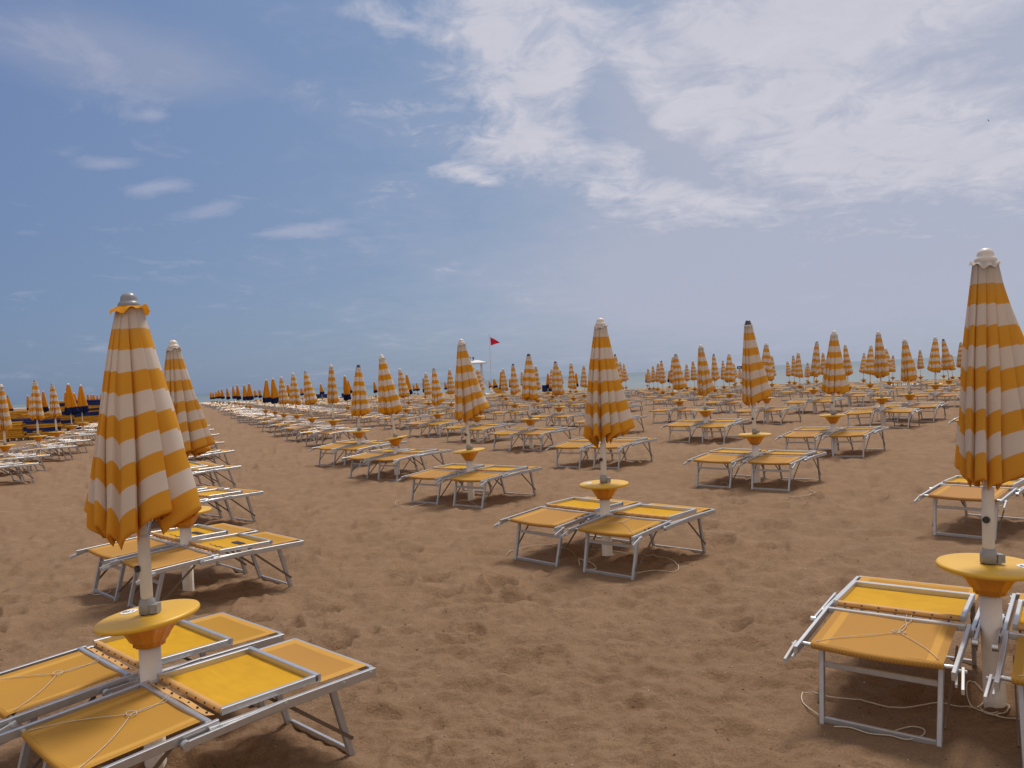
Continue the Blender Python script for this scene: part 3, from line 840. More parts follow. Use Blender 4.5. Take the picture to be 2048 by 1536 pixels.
FILL = [
(4.45,7.24),(6.79,10.82),(1.66,13.75),(9.13,14.39),(-10.93,16.05),(2.61,20.58),(13.81,21.54),(16.15,25.11),(3.56,27.41),(18.49,28.68),(-5.30,30.03),(-1.57,30.35),(-14.16,32.65),(-6.69,33.28),(4.50,34.24),(15.70,35.19),(-19.28,35.58),(23.16,35.83),(-15.55,35.90),(18.04,38.77),(-20.68,38.84),(21.77,39.08),(-16.94,39.16),(25.50,39.40),(-13.21,39.47),(-9.48,39.79),(-2.02,40.43),(5.45,41.07),(-22.07,42.09),(-18.34,42.41),(-14.61,42.73),(27.84,42.97),(-10.87,43.05),(-7.14,43.37),(-3.41,43.68),(4.06,44.32),(15.25,45.27),(-23.46,45.35),(-19.73,45.67),(22.72,45.91),(-16.00,45.98),(-12.27,46.30),(30.18,46.55),(-8.53,46.62),(-4.80,46.94),(2.66,47.58),(6.39,47.89),(-24.86,48.60),(-21.12,48.92),(21.32,49.17),(-13.66,49.56),(28.79,49.80),(-9.93,49.88),(32.52,50.12),(36.25,50.44),(-2.46,50.51),(1.27,50.83),(12.47,51.78),(-26.25,51.86),(-22.52,52.18),(-18.78,52.49),(-15.05,52.81),(27.39,53.06),(-11.32,53.13),(31.13,53.38),(-3.86,53.77),(11.07,55.04),(-27.64,55.11),(-23.91,55.43),(18.54,55.68),(-20.18,55.75),(26.00,56.31),(-12.71,56.39),(29.73,56.63),(-8.98,56.70),(-5.25,57.02),(-1.52,57.34),(9.68,58.29),(-29.04,58.37),(-25.30,58.69),(17.14,58.93),(20.88,59.25),(-17.84,59.32),(24.61,59.57),(-14.11,59.64),(-10.37,59.96),(-6.64,60.28),(-2.91,60.59),(0.82,60.91),(4.55,61.23),(8.29,61.55),(-30.43,61.62),(-26.70,61.94),(15.75,62.19),(-22.96,62.26),(-19.23,62.58),(23.22,62.82),(-15.50,62.90),(-8.04,63.53),(-4.30,63.85),(-0.57,64.17),(3.16,64.49),(6.89,64.80),(-31.82,64.88),(10.63,65.12),(-28.09,65.20),(14.36,65.44),(-20.62,65.83),(21.82,66.08),(-16.89,66.15),(-9.43,66.79),(-5.70,67.10),(1.77,67.74),(-33.21,68.13),(9.23,68.38),(-29.48,68.45),(12.97,68.70),(16.70,69.01),(-22.02,69.09),(-14.55,69.72),(-10.82,70.04),(-7.09,70.36),(-3.36,70.68),(0.38,71.00),(4.11,71.31),(-34.61,71.39),(7.84,71.63),(-30.88,71.71),(15.30,72.27),(-23.41,72.34),(-19.68,72.66),(-15.95,72.98),(-12.21,73.30),(-8.48,73.61),(-4.75,73.93),(-1.02,74.25),(2.71,74.57),(-36.00,74.64),(6.45,74.89),(-32.27,74.96),(10.18,75.21),(-28.54,75.28),(-17.34,76.23),(-13.61,76.55),(-6.14,77.19),(-2.41,77.51),(1.32,77.82),(-37.39,77.90),(5.05,78.14),(-33.66,78.22),(8.79,78.46),(-18.73,79.49),(-15.00,79.81),(-11.27,80.12),(-3.80,80.76),(-38.79,81.15),(3.66,81.40),(-35.05,81.47),(7.39,81.71),(-23.86,82.42),(-16.39,83.06),(-12.66,83.38),(-8.93,83.70),(-5.20,84.02),(-40.18,84.41),(2.27,84.65),(-36.45,84.72),(-32.72,85.04),(-28.98,85.36),(-25.25,85.68),(-21.52,86.00),(-17.79,86.32),(-14.05,86.63),(-10.32,86.95),(-6.59,87.27),(-2.86,87.59),(-41.57,87.66),(0.87,87.91),(-37.84,87.98),(-30.38,88.62),(-26.64,88.93),(-22.91,89.25),(-19.18,89.57),(-15.45,89.89),(-7.98,90.52),(-4.25,90.84),(-42.97,90.92),(-39.23,91.23),(-31.77,91.87),(-28.04,92.19),(-24.31,92.51),(-20.57,92.83),(-16.84,93.14),(-9.38,93.78),(-5.64,94.10),(-44.36,94.17),(-40.63,94.49),(-33.16,95.13),(-29.43,95.44),(-25.70,95.76),(-21.97,96.08),(-18.23,96.40),(-14.50,96.72),(-10.77,97.03),(-45.75,97.43),(-42.02,97.74),(-38.29,98.06),(-34.56,98.38),(-30.82,98.70),(-27.09,99.02),(-23.36,99.34),(-19.63,99.65),(-15.89,99.97),(-12.16,100.29),(-47.15,100.68),(-43.41,101.00),(-39.68,101.32),(-35.95,101.64),(-32.22,101.95),(-28.48,102.27),(-24.75,102.59),(-21.02,102.91),(-17.29,103.23),(-13.56,103.54),(-48.54,103.94),(-44.81,104.25),(-41.07,104.57),(-37.34,104.89),(-33.61,105.21),(-29.88,105.53),(-26.15,105.84),(-22.41,106.16),(-18.68,106.48),(-49.93,107.19),(-46.20,107.51),(-42.47,107.83),(-38.73,108.15),(-35.00,108.46),(-31.27,108.78),(-27.54,109.10),(-23.81,109.42),(-20.07,109.74),(-51.32,110.45),(-47.59,110.76),(-43.86,111.08),(-40.13,111.40),(-36.40,111.72),(-32.66,112.04),(-28.93,112.35),(-25.20,112.67),(-52.72,113.70),(-48.99,114.02),(-45.25,114.34),(-41.52,114.66),(-37.79,114.97),(-34.06,115.29),(-30.32,115.61),(-26.59,115.93),(-54.11,116.96),(-50.38,117.27),(-46.65,117.59),(-42.91,117.91),(-39.18,118.23),(-35.45,118.55),(-31.72,118.86),(-27.99,119.18)]

# ---------------------------------------------------------------- camera model (also used to find places on the sand)
CAM_H = 1.68; FPX = 1538.0; ROLL = R(2.85); PITCH = math.atan(11 * math.cos(ROLL) / FPX)
FW = Vector((0, math.cos(PITCH), -math.sin(PITCH))); UP0 = Vector((0, math.sin(PITCH), math.cos(PITCH))); RT0 = Vector((1, 0, 0))
RT = RT0 * math.cos(ROLL) - UP0 * math.sin(ROLL); UP = RT0 * math.sin(ROLL) + UP0 * math.cos(ROLL)
EYE = Vector((0, 0, CAM_H))
def at(px, py, Y):
    d = RT * ((px - 1024) / FPX) - UP * ((py - 768) / FPX) + FW
    return EYE + d * (Y / d.y)
def on_sand(px, py):
    d = RT * ((px - 1024) / FPX) - UP * ((py - 768) / FPX) + FW
    z = 0.
    for _ in range(12):
        p = EYE + d * ((z - CAM_H) / d.z); z = float(sand_h(np.array([p.x]), np.array([p.y]))[0])
    return Vector((p.x, p.y, z))
def to_px(p):
    d = Vector(p) - EYE; z = d.dot(FW)
    return 1024 + FPX * d.dot(RT) / z, 768 - FPX * d.dot(UP) / z

ORD = 'first second third fourth fifth sixth seventh eighth ninth tenth eleventh twelfth thirteenth fourteenth fifteenth sixteenth seventeenth eighteenth nineteenth twentieth'.split()
ORD += ['twenty-' + o for o in ORD[:9]] + ['thirtieth'] + ['thirty-' + o for o in ORD[:9]]
NEAR = {  # site index -> (key, short name, parasol label, cap, flap)
 'a': ((-1.73, 3.54), 'front left parasol', 'big closed striped parasol at front left with grey cap and curling yellow flap', 'grey', 'yellow'),
 'k': ((2.24, 3.68), 'front right parasol', 'closed striped parasol at the right edge, flaring right, with cream domed cap', 'white', 'white'),
 'b': ((-2.90, 6.68), 'second left parasol', 'closed striped parasol with white cap just behind the big front left one', 'white', 'white'),
 'd': ((.79, 6.99), 'large middle parasol', 'large closed striped parasol in the middle, over two yellow loungers, white cap', 'white', 'white'),
 'h': ((3.35, 10.73), 'tall dark-capped parasol', 'tall closed striped parasol with dark navy cap, right of the large middle parasol', 'dark', 'white'),
 'e': ((-.65, 10.78), 'parasol left of the flagpole', 'closed striped parasol directly left of the flagpole and white lookout tower', 'white', 'white'),
 'i': ((5.62, 13.55), 'grubby parasol', 'grubby closed striped parasol with grey-white cap, next right of the tall dark-capped one', 'white', 'white'),
 'f': ((-2.16, 13.91), 'leaning parasol', 'closed striped parasol with leaning pole, next left of the one beside the flagpole', 'white', 'white'),
}
LOUNGE_A = R(-41)
def pair(x, y, ang): 
    return [(x + s * .40 * math.cos(ang), y + s * .40 * math.sin(ang), s) for s in (-1, 1)]

sites = []
for i, (x, y, zt, ztop, dx, kind, cap) in enumerate(SITES):
    if dx == -.10 and x < -4 and 9 < y < 30 and abs(ztop - gz(x, y) - 2.05) < .03: 
        sites.append(dict(x=x + .26, y=y + .1, par=False)); continue
    hh = ztop - gz(x, y)
    if hh > 2.5 or ztop - zt < .75: continue
    sites.append(dict(x=x, y=y, zt=zt, ztop=ztop, dx=dx, kind=kind, cap=cap, par=True))
for s in sites:
    s['near'] = None
    if not s['par']: continue
    for k, v in NEAR.items():
        if math.hypot(s['x'] - v[0][0], s['y'] - v[0][1]) < .05: s['near'] = k
    s['px'] = to_px((s['x'] + s['dx'], s['y'], s['ztop']))[0]
# names by place along the skyline
LM = [(-9999, 'left edge'), (261, 'front left parasol'), (978, 'flagpole'), (1201, 'large middle parasol'), (1497, 'tall dark-capped parasol'), (1970, 'front right parasol'), (9999, '')]
for k in range(len(LM) - 1):
    for kind in 'sb':
        seg = sorted([s for s in sites if s['par'] and not s['near'] and s['kind'] == kind and LM[k][0] <= s['px'] < LM[k + 1][0]], key=lambda s: s['px'])
        for j, s in enumerate(seg):
            what = 'striped parasol' if kind == 's' else 'navy-hemmed orange parasol'
            if k == 0: wh = 'left of the front left parasol'
            elif k == 5: wh = 'beyond the front right parasol'
            else: wh = 'between %s and %s' % (LM[k][1], LM[k + 1][1])
            s['phrase'] = '%s %s %s' % (ORD[j], what, wh)
            s['label'] = 'closed ' + ('yellow striped parasol' if kind == 's' else 'navy-hemmed orange parasol') + ', ' + ORD[j] + ' from left ' + wh
for s in sites:
    if s['near']:
        s['phrase'] = NEAR[s['near']][1]; s['label'] = NEAR[s['near']][2]

random.seed(5)
loungers = []       # (distance, x, y, ang, label, group, lod)
TILTS = {'a': (R(.5), R(-5)), 'k': (R(.8), R(1.0)), 'f': (R(-1), R(-9)), 'd': (R(.5), R(-.5)), 'e': (R(0), R(-4.5))}
fi = 0
for s in sites:
    x, y = s['x'], s['y']
    if s['par']:
        k = s['near']; grp = 'closed parasols on the beach'
        if k:
            tl = TILTS.get(k, (0, 0))
            o = parasol(x, y, s['zt'], s['ztop'], s['dx'], canopy_me(k, 's', **SPECIAL[k]), NEAR[k][3], NEAR[k][4], 0, 2, dy={'a': -.02}.get(k, 0))
            tag(o, s['label'], 'parasol', grp)
            t = tray_table(x, y, s['zt'], 2, tl); tag(t, 'round yellow tray table on the post of the ' + s['phrase'], 'tray table', 'tray tables round the parasol posts')
            if k == 'a': sticker(t, s['zt'] - gz(x, y), R(147), .155, '170', R(180 + 8), tl)
            if k == 'k': sticker(t, s['zt'] - gz(x, y), R(-28), .150, '169', R(165), tl)
            if k == 'd': sticker(t, s['zt'] - gz(x, y), R(165), .150, '180', R(180), tl)
        elif y < 25 and s['kind'] == 's':
            kk = fi % 5; fi += 1
            ck = ('mid', kk)
            if ck not in CAN: CAN[ck] = FAR_CAN[('s', kk)].mesh('canopy', M['striped'])
            o = parasol(x, y, s['zt'], s['ztop'], s['dx'], CAN[ck], 'dark' if s['cap'] == 'd' else random.choice(['white', 'white', 'grey']), 'white', random.uniform(-.25, .25), 1)
            tag(o, s['label'], 'parasol', grp)
            t = tray_table(x, y, s['zt'], 1); tag(t, 'yellow tray table under %s' % s['phrase'], 'tray table', 'tray tables round the parasol posts')
        else:
            o = far_parasol(x, y, s['zt'], s['ztop'], s['dx'], s['kind'], s['cap'], fi); fi += 1
            tag(o, s['label'], 'parasol', grp)
            t = ob('tray_table', FAR_TABLE_ME); t.location = (x, y, s['zt']); tag(t, 'yellow tray table under %s' % s['phrase'], 'tray table', 'tray tables round the parasol posts')
    ang = LOUNGE_A + R(random.uniform(-3.5, 3.5))
    if s['near'] == 'e': ang = R(-38.5)
    if s['near'] == 'k': ang = R(-37.6)
    if s['near'] == 'a': ang = R(-43)
    if s['near'] == 'h': ang = R(-41)
    if s['near'] == 'd': ang = R(-43)
    if qq(x, y) > 59: continue
    if s['near'] == 'd': x, y = x + .01, y + .07
    if s['near'] == 'k': x, y = x - .03, y - .03
    for (lx, ly, sd) in pair(x, y, ang):
        a2 = ang + R(random.uniform(-1.5, 1.5)); jx = random.uniform(-.05, .05)
        if s['near']: jx *= .3
        lx += jx * math.sin(-a2); ly += jx * math.cos(a2)
        side = 'left' if sd < 0 else 'right'
        if s['par']: lab = ('%s sun lounger of the pair at the %s' if s['near'] else '%s lounger under %s') % (side, s['phrase'])
        else: lab = None
        loungers.append([math.hypot(lx, ly), lx, ly, a2, lab, s])
for (x, y) in FILL:
    if (x, y) == (4.45, 7.24): x, y = 4.72, 7.06
    if (x, y) == (6.79, 10.82): x, y = 7.30, 10.6
    if x / y < -.42 and y > 30 and qq(x, y) < 8.5: continue
    ang = LOUNGE_A + R(random.uniform(-4, 4)); x += random.uniform(-.12, .12); y += random.uniform(-.12, .12)
    for (lx, ly, sd) in pair(x, y, ang):
        loungers.append([math.hypot(lx, ly), lx, ly, ang + R(random.uniform(-2, 2)), None, None])
loungers = [l for l in loungers if abs(l[1]) / l[2] < (.76 if l[2] < 5 else .70) and l[2] > 1.5]
# clear of each other
loungers.sort(key=lambda l: (l[4] is None, l[0])); kept = []
for l in loungers:
    if l[4] is None and any(math.hypot(l[1] - k[1], l[2] - k[2]) < .72 for k in kept): continue
    kept.append(l)
kept.sort(key=lambda l: l[0])
mass = MB(); nl = 0; used = {}
FILLN = 0
for (d, x, y, a, lab, s) in kept:
    if d < 11.5:
        for lx, ly in ((-.24, -.53), (0, -.53), (.24, -.53), (-.26, .6), (0, .6), (.26, .6)): FLAT.append((x + lx * math.cos(a) - ly * math.sin(a), y + lx * math.sin(a) + ly * math.cos(a)))
    if d < 13: DUG.append((x + .55 * math.sin(-a) - .05, y + .55 * math.cos(a) - .1, .42))
for k, (d, x, y, a, lab, s) in enumerate(kept):
    pitch = random.uniform(-.012, .012); roll = random.uniform(-.012, .012)
    if nl < 298:
        lod = 0 if d < 15.5 else (1 if d < 27 else 2)
        o = lounger(x, y, a, lod, pitch, roll, random.uniform(-.012, .004)); nl += 1
        if lab is None:
            ppx = to_px((x, y, .4))
            if x / y < -.33 and y < 34 and ppx[0] < 640:
                lab = 'folded sun lounger with its head end showing, left of the open sand path'; g = 'loungers along the left of the sand path'
            elif d < 9: lab = 'folded sun lounger behind the pole of the front right parasol'; g = 'loungers behind the front right parasol'
            else: lab = 'small folded sun lounger in crowded parasol-less rows between path and sea'; g = 'loungers in the crowded rows without parasols'
            tag(o, lab, 'sun lounger', g)
        else: tag(o, lab, 'sun lounger', 'folded sun loungers in pairs')
        s_ = s['near'] if s else None
        if lod == 0 and (s_ in ('a', 'k') or (s_ == 'd' and lab.startswith('right'))):
            c = ob('cord', CORD_ME[nl % 4], o)
        if s_ == 'b':         # dark printing and a small disc on the back panels
            mb = MB(); rn = random.Random(3 + nl); xx = -.10
            for q_ in range(9):
                w = rn.uniform(.012, .020)
                mb.box((xx + w / 2, .27 + rn.uniform(-.002, .002), .4130), (w * .72, .052, .006)); xx += w + .003
                if q_ % 3 != 1: mb.box((xx - .010, .285, .4130), (.012, .014, .006))
            mb.tube([(-.22 + t * .03, .10 + .012 * math.sin(t * 1.9), .4105 + .003 * (t < 3)) for t in range(13)], .0028, 5)
            mb.lathe([(0, .4155), (.030, .4150), (.031, .408)], 18, c=(.17, .07, 0))
            mb.build('dark_print', M['ink'], o)
    else:
        mass.merge(tiny, Matrix.Translation((x, y, gz(x, y))) @ Matrix.Rotation(a, 4, 'Z'))
o = mass.build('far_sun_loungers', FARL_MATS[:4]); tag(o, 'mass of tiny folded sun loungers far off along the beach', 'sun loungers', kind='stuff')
print('loungers', nl, 'total', len(kept), 'parasols', sum(1 for s in sites if s['par']))

make_sand(); make_sea()

# ---------------------------------------------------------------- stacks of folded sunbeds on the left
def bed_mb(L_=1.36, W=.62, T=.118, seed=0):
    rn = random.Random(seed); mb = MB()
    nx, ny = 18, 8
    ph = rn.uniform(0, 6)
    # padded sling wrapped over the frame, hanging a little over the long sides
    ring = []
    for k in range(16):
        t = 2 * PI * k / 16; c, s_ = math.cos(t), math.sin(t)
        ring.append((abs(c) ** .4 * math.copysign(W / 2, c), abs(s_) ** .5 * math.copysign(T * .42, s_)))
    def fn(u, v):
        k = int(round(u * 16)) % 16; yy, zz = ring[k]; xx = (v - .5) * (L_ - .10)
        zz += .012 * math.sin(7 * v + ph + k) * (1 if zz < 0 else .5); yy *= 1 + .015 * math.sin(11 * v + ph)
        return (xx, yy, zz + T / 2)
    mb.grid(fn, 16, 22, 0, wrap=False)
    for s_ in (-1, 1):
        mb.bar((-L_ / 2, s_ * W * .44, T * .92), (L_ / 2, s_ * W * .44, T * .92), .022, .022, 1)
        mb.bar((s_ * (L_ / 2 - .03), -W * .44, T * .5), (s_ * (L_ / 2 - .03), W * .44, T * .5), .022, .03, 1)
    return mb
BED = {c: [bed_mb(seed=i).mesh('folded_sunbed', [M[{'n': 'navy_cloth', 'g': 'gold_cloth', 't': 'teal'}[c]]] * 2) for i in range(3)] for c in 'ngt'}
CN = {'n': 'navy', 'g': 'golden yellow', 't': 'dark teal'}
def stack(px, Y, rz, layers, name, step=.092, base=.10):
    p = at(px, 860, Y); z = gz(p.x, p.y) + base; n = len(layers); cnt = 0
    pal = MB()
    for q_ in (-.5, 0, .5): pal.box((q_, 0, base / 2 - .01), (.14, .55, base + .02))
    o = pal.build('pallet', M['brace']); o.location = (p.x, p.y, z - base); o.rotation_euler = (0, 0, rz)
    tag(o, 'low wooden pallet carrying ' + name, 'pallet', 'pallets beneath the sunbed stacks')
    for i, c in enumerate(layers):
        o = ob('folded_sunbed', random.choice(BED[c])); o.location = (p.x + random.uniform(-.03, .03), p.y + random.uniform(-.03, .03), z + i * step)
        o.rotation_euler = (random.uniform(-.008, .008), random.uniform(-.012, .012), rz + R(random.uniform(-2.5, 2.5)))
        tag(o, '%s folded sunbed, %s from the bottom of %s' % (CN[c], ORD[i], name), 'folded sunbed', 'folded sunbeds stacked at the left')
random.seed(9)
vx = R(27)
stack(178, 41.0, vx, list('nngggggnngnggnnn'), 'the tallest sunbed stack')
stack(137, 41.6, vx, list('gggnngggnngggnng'), 'the stack touching the tallest one')
stack(52, 34.0, vx, list('gngnnggnn'), 'the low navy-topped stack')
stack(88, 34.3, vx, list('ggnnggnn'), 'the low stack beside the navy-topped one')
stack(12, 33.6, vx, list('gggggggg'), 'the low all-yellow stack at the edge')
stack(30, 40.5, vx, list('gggggggggggg'), 'the high yellow stack near the edge')
stack(74, 40.8, vx, list('gggggngggg'), 'the mostly yellow stack')

# ---------------------------------------------------------------- along the shore
def hull_mb(L_=2.6, W=.42, H=.34):
    def fn(u, v):
        y = (u - .5) * L_; k = max(.04, 1 - abs(2 * u - 1) ** 2.6); a = PI * v
        return (math.cos(a) * W / 2 * k, y, H - math.sin(a) * H * (.35 + .65 * k) + .10 * abs(2 * u - 1) ** 3)
    mb = MB().grid(fn, 18, 10, mif=lambda u, v: 1 if .16 < v < .84 else 0)
    mb.grid(lambda u, v: (fn(u, 0)[0] * (1 - 2 * v), fn(u, 0)[1], fn(u, 0)[2] + .03 * math.sin(PI * v)), 18, 4)
    return mb
def catamaran(x, y, rz, label, dark=False):
    root = empty('rescue_catamaran' if not dark else 'pedalo', (x, y, gz(x, y) + .04), rz)
    for s in (-1, 1):
        h = hull_mb().build('hull', [M['boat_white'], M['boat_dark']], root); h.location = (s * .48, 0, 0)
    d = MB(); 
    for q_ in (-.6, 0, .6): d.bar((-.5, q_, .40), (.5, q_, .40), .16, .035)
    d.build('deck', M['boat_white'], root)
    st = MB().box((0, -.15, .56), (.78, .36, .08)).box((0, -.34, .76), (.78, .06, .40)); st.build('seat', M['navy_cloth' if dark else 'boat_white'], root)
    tag(root, label, 'pedalo' if dark else 'boat', 'beached boats' if dark else None)
p = at(988, 795, 72); catamaran(p.x, p.y, R(12), 'white twin-hulled rescue boat beached below the flagpole')
for i, (px, py, Y) in enumerate(((634, 806, 78), (645, 806, 80), (686, 806, 77))):
    p = at(px, py, Y); catamaran(p.x, p.y, R(35 + 8 * i), ['leftmost dark pedalo of the beached three near the water', 'middle dark pedalo of the beached three near the water', 'dark pedalo standing apart right of the other two by the water'][i], True)
# lookout tower
p = at(955, 792, 96); tz = gz(p.x, p.y); tw = empty('lookout_tower', (p.x, p.y, tz), R(8))
for sx in (-1, 1):
    for sy in (-1, 1): MB().bar((sx * .80, sy * .75, 0), (sx * .68, sy * .62, 4.05), .12, .12).build('post', M['wood_white'], tw)
MB().box((0, 0, 2.30), (1.7, 1.6, .10)).build('platform', M['wood_white'], tw)
r_ = MB()
for z in (2.75, 3.15):
    for s in (-1, 1): r_.bar((-.74, s * .68, z), (.74, s * .68, z), .05, .07); r_.bar((s * .74, -.68, z), (s * .74, .68, z), .05, .07)
r_.build('railing', M['wood_white'], tw)
MB().box((0, .45, 2.72), (1.4, .06, .75)).build('panel', M['wood_white'], tw)
rf = MB(); rf.add([(-1.25, -1.0, 4.08), (1.25, -1.0, 4.08), (1.25, 1.0, 4.08), (-1.25, 1.0, 4.08), (-1.25, -1.0, 4.22), (1.25, -1.0, 4.22), (1.25, 1.0, 4.22), (-1.25, 1.0, 4.22), (-.5, 0, 4.55), (.3, 0, 4.55)],
    [(3, 2, 1, 0), (0, 1, 5, 4), (1, 2, 6, 5), (2, 3, 7, 6), (3, 0, 4, 7), (4, 5, 9, 8), (5, 6, 9), (6, 7, 8, 9), (7, 4, 8)]); rf.build('roof', M['wood_white'], tw)
ld = MB()
for s in (-1, 1): ld.bar((1.9, s * .25, 0), (.85, s * .25, 2.3), .06, .08)
for i in range(7): f = (i + .5) / 7; ld.bar((1.9 - 1.05 * f, -.25, 2.3 * f), (1.9 - 1.05 * f, .25, 2.3 * f), .05, .04)
ld.build('ladder', M['wood_white'], tw)
sp_ = MB().lathe([(.05, 0), (.06, .2), (.20, .42), (.0, .42)], 14, c=(-.75, 0, 4.5)); sp_.lathe([(.05, 0), (.06, .2), (.17, .40), (.0, .40)], 14, c=(-.30, 0, 4.52)); sp_.build('loudspeaker', M['boat_dark'], tw)
tag(tw, 'white wooden lifeguard lookout tower with flat roof, left of the flagpole', 'lookout tower')
# flagpole and pennant
fb = at(984, 796, 92); fz = gz(fb.x, fb.y); ft = at(978.5, 669, 92)
fp = MB().tube([(0, 0, -.1), ((ft.x - fb.x), 0, ft.z - fz)], [.055, .032], 10); fp.lathe([(0, .12), (.06, .08), (.06, 0), (.03, -.03)], 10, c=(ft.x - fb.x, 0, ft.z - fz))
o = fp.build('flagpole', M['wood_white']); o.location = (fb.x, fb.y, fz); tag(o, 'tall thin pale flagpole flying a red pennant by the lookout tower', 'flagpole')
def flagf(u, v):
    w = 1 - u
    return (.06 + u * 1.10, .10 * math.sin(u * 7) * u, (v - .5) * 1.02 * (w * .96 + .04) - .20 * u - .02 * math.sin(9 * u) * u)
o = MB().grid(flagf, 16, 8).build('pennant_flag', M['red']); q_ = at(980.0, 682.5, 92); o.location = (q_.x, q_.y, q_.z); tag(o, 'red triangular pennant flying from the top of the flagpole', 'flag')
# navy stack of folded beds near the water
p = at(1096, 790, 72)
for i in range(9):
    o = ob('folded_sunbed', BED['n'][i % 3]); o.location = (p.x, p.y, gz(p.x, p.y) + .10 + i * .10); o.rotation_euler = (0, 0, R(-8) + R(random.uniform(-2, 2))); o.scale = (.78, 1, 1)
    tag(o, 'dark navy folded sunbed, %s from the bottom of the pile by the water' % ORD[i], 'folded sunbed', 'navy sunbeds piled near the water')
# leaning parasol by the rescue boat, made up as a flat yellow slab
b0 = at(1004, 788, 70)
o = MB().grid(lambda u, v: ((v - .5) * .55 * max(.05, 1 - abs(2 * u - 1) ** 2.4), .03 * math.sin(PI * v) * (1 if True else 0), (u - .5) * 1.9), 14, 6).grid(lambda u, v: ((.5 - v) * .55 * max(.05, 1 - abs(2 * u - 1) ** 2.4), -.03 * math.sin(PI * v), (u - .5) * 1.9), 14, 6).build('slanted_parasol', M['gold_cloth'])
o.location = (b0.x - .25, b0.y, gz(b0.x, b0.y) + .62); o.rotation_euler = (0, R(-52), 0); tag(o, 'yellow leaning parasol shaped as a flat slab beside the white rescue boat', 'rescue board')
# small notice board near the water
p = at(1480, 752, 92); nz = gz(p.x, p.y); nb = empty('notice_board', (p.x, p.y, nz)); zt_ = at(1480, 735, 92).z - nz
MB().bar((0, 0, -.1), (0, 0, zt_ + .1), .08, .08).build('post', M['wood_white'], nb)
MB().box((0, -.06, zt_), (.62, .03, .34)).build('board', M['navy_cloth'], nb); MB().box((-.06, -.079, zt_ - .02), (.30, .006, .16)).build('notice', M['flap_white'], nb)
tag(nb, 'small dark blue notice board on a post near the water', 'notice board')
# gull
g_ = at(1977, 241, 120)
gm = MB()
def wing(u, v): 
    s = 2 * u - 1; a = abs(s)
    return (s * .62, .10 * (v - .5) * (1 - .75 * a) - .10 * a, .30 * a - .26 * a * a + .012 * math.sin(PI * v))
gm.grid(wing, 16, 3); gm.lathe([(0, -.22), (.035, -.14), (.06, 0), (.045, .12), (.03, .17), (.032, .20), (0, .25)], 10)
o = gm.build('gull', M['gull']); o.location = g_; o.rotation_euler = (R(8), R(-34), R(-20)); tag(o, 'tiny dark gull gliding in the sky at upper right', 'bird')
# rotate the body of the gull along the flight: body profile is along z, wings across x

# ---------------------------------------------------------------- cords on the sand
def rope(name_label, pts, r=.0030, lift=.007):
    P = []
    for a in pts: P.append(on_sand(*a) + Vector((0, 0, lift)))
    Q = []
    for i in range(len(P) - 1):
        p0, p1, p2, p3 = P[max(i - 1, 0)], P[i], P[i + 1], P[min(i + 2, len(P) - 1)]
        for k in range(6):
            t = k / 6; Q.append(.5 * ((2 * p1) + (p2 - p0) * t + (2 * p0 - 5 * p1 + 4 * p2 - p3) * t * t + (3 * p1 - p0 - 3 * p2 + p3) * t ** 3))
    Q.append(P[-1])
    Q = [Vector((q.x, q.y, max(q.z, max(float(sand_h(np.array([q.x + e_]), np.array([q.y + f_]))[0]) for e_, f_ in ((0, 0), (.012, 0), (-.012, 0), (0, .015), (0, -.015))) + lift * .7))) for q in Q]
    c = Q[0].copy(); o = MB().tube([q - c for q in Q], r, 6).build('rope', M['rope']); o.location = c
    tag(o, name_label, 'rope', 'cords lying on the sand')
rope('pale cord running from front right parasol post to lounger leg, angled at left end', [(1648, 1440), (1606, 1408), (1612, 1389), (1650, 1390), (1720, 1402), (1790, 1419), (1850, 1418), (1905, 1414), (1960, 1424), (1985, 1430), (2012, 1428), (2019, 1420), (2005, 1412), (1975, 1412), (1955, 1420), (1968, 1432), (2000, 1437), (2048, 1442)])
rope('pale cord looped like an eye below the crossbar of the front right lounger', [(1668, 1456), (1700, 1458), (1740, 1470), (1780, 1474), (1815, 1482), (1845, 1474), (1848, 1462), (1825, 1456), (1795, 1463), (1780, 1472)])
rope('small pale cord coil at the foot of the front right parasol post', [(1970, 1388), (1942, 1390), (1934, 1402), (1945, 1418), (1968, 1428), (1995, 1433), (2015, 1425)])
rope('pale cord curving wide right of the middle lounger pair', [(1012, 1106), (1055, 1094), (1110, 1096), (1160, 1100), (1210, 1104), (1290, 1112), (1335, 1122), (1356, 1134), (1350, 1141), (1310, 1143), (1262, 1150)])
rope('small pale cord loop by the near left leg of the middle right lounger', [(1160, 1135), (1158, 1122), (1172, 1122), (1186, 1132), (1192, 1142), (1180, 1143)], .004, .02)
rope('pale cord looped left of the lounger pair beside the leaning-shadow parasol', [(858, 1006), (835, 1012), (812, 1018), (795, 1013), (792, 1004), (808, 1000)])
rope('pale cord under the right lounger at the parasol left of the flagpole', [(905, 1012), (912, 1004), (930, 1002), (948, 1008), (958, 1014), (972, 1012), (968, 1004)])
rope('pale round cord loop on sand by the tall dark-capped parasol', [(1442, 978), (1452, 982), (1458, 972), (1450, 966), (1441, 968)])
rope('pale cord bowed on sand right of the lounger at the tall dark-capped parasol', [(1573, 996), (1600, 995), (1622, 992), (1630, 985), (1618, 982)])
rope('pale cord lying left of the second left parasol pair', [(192, 1186), (178, 1187), (190, 1191), (215, 1188), (222, 1183)])

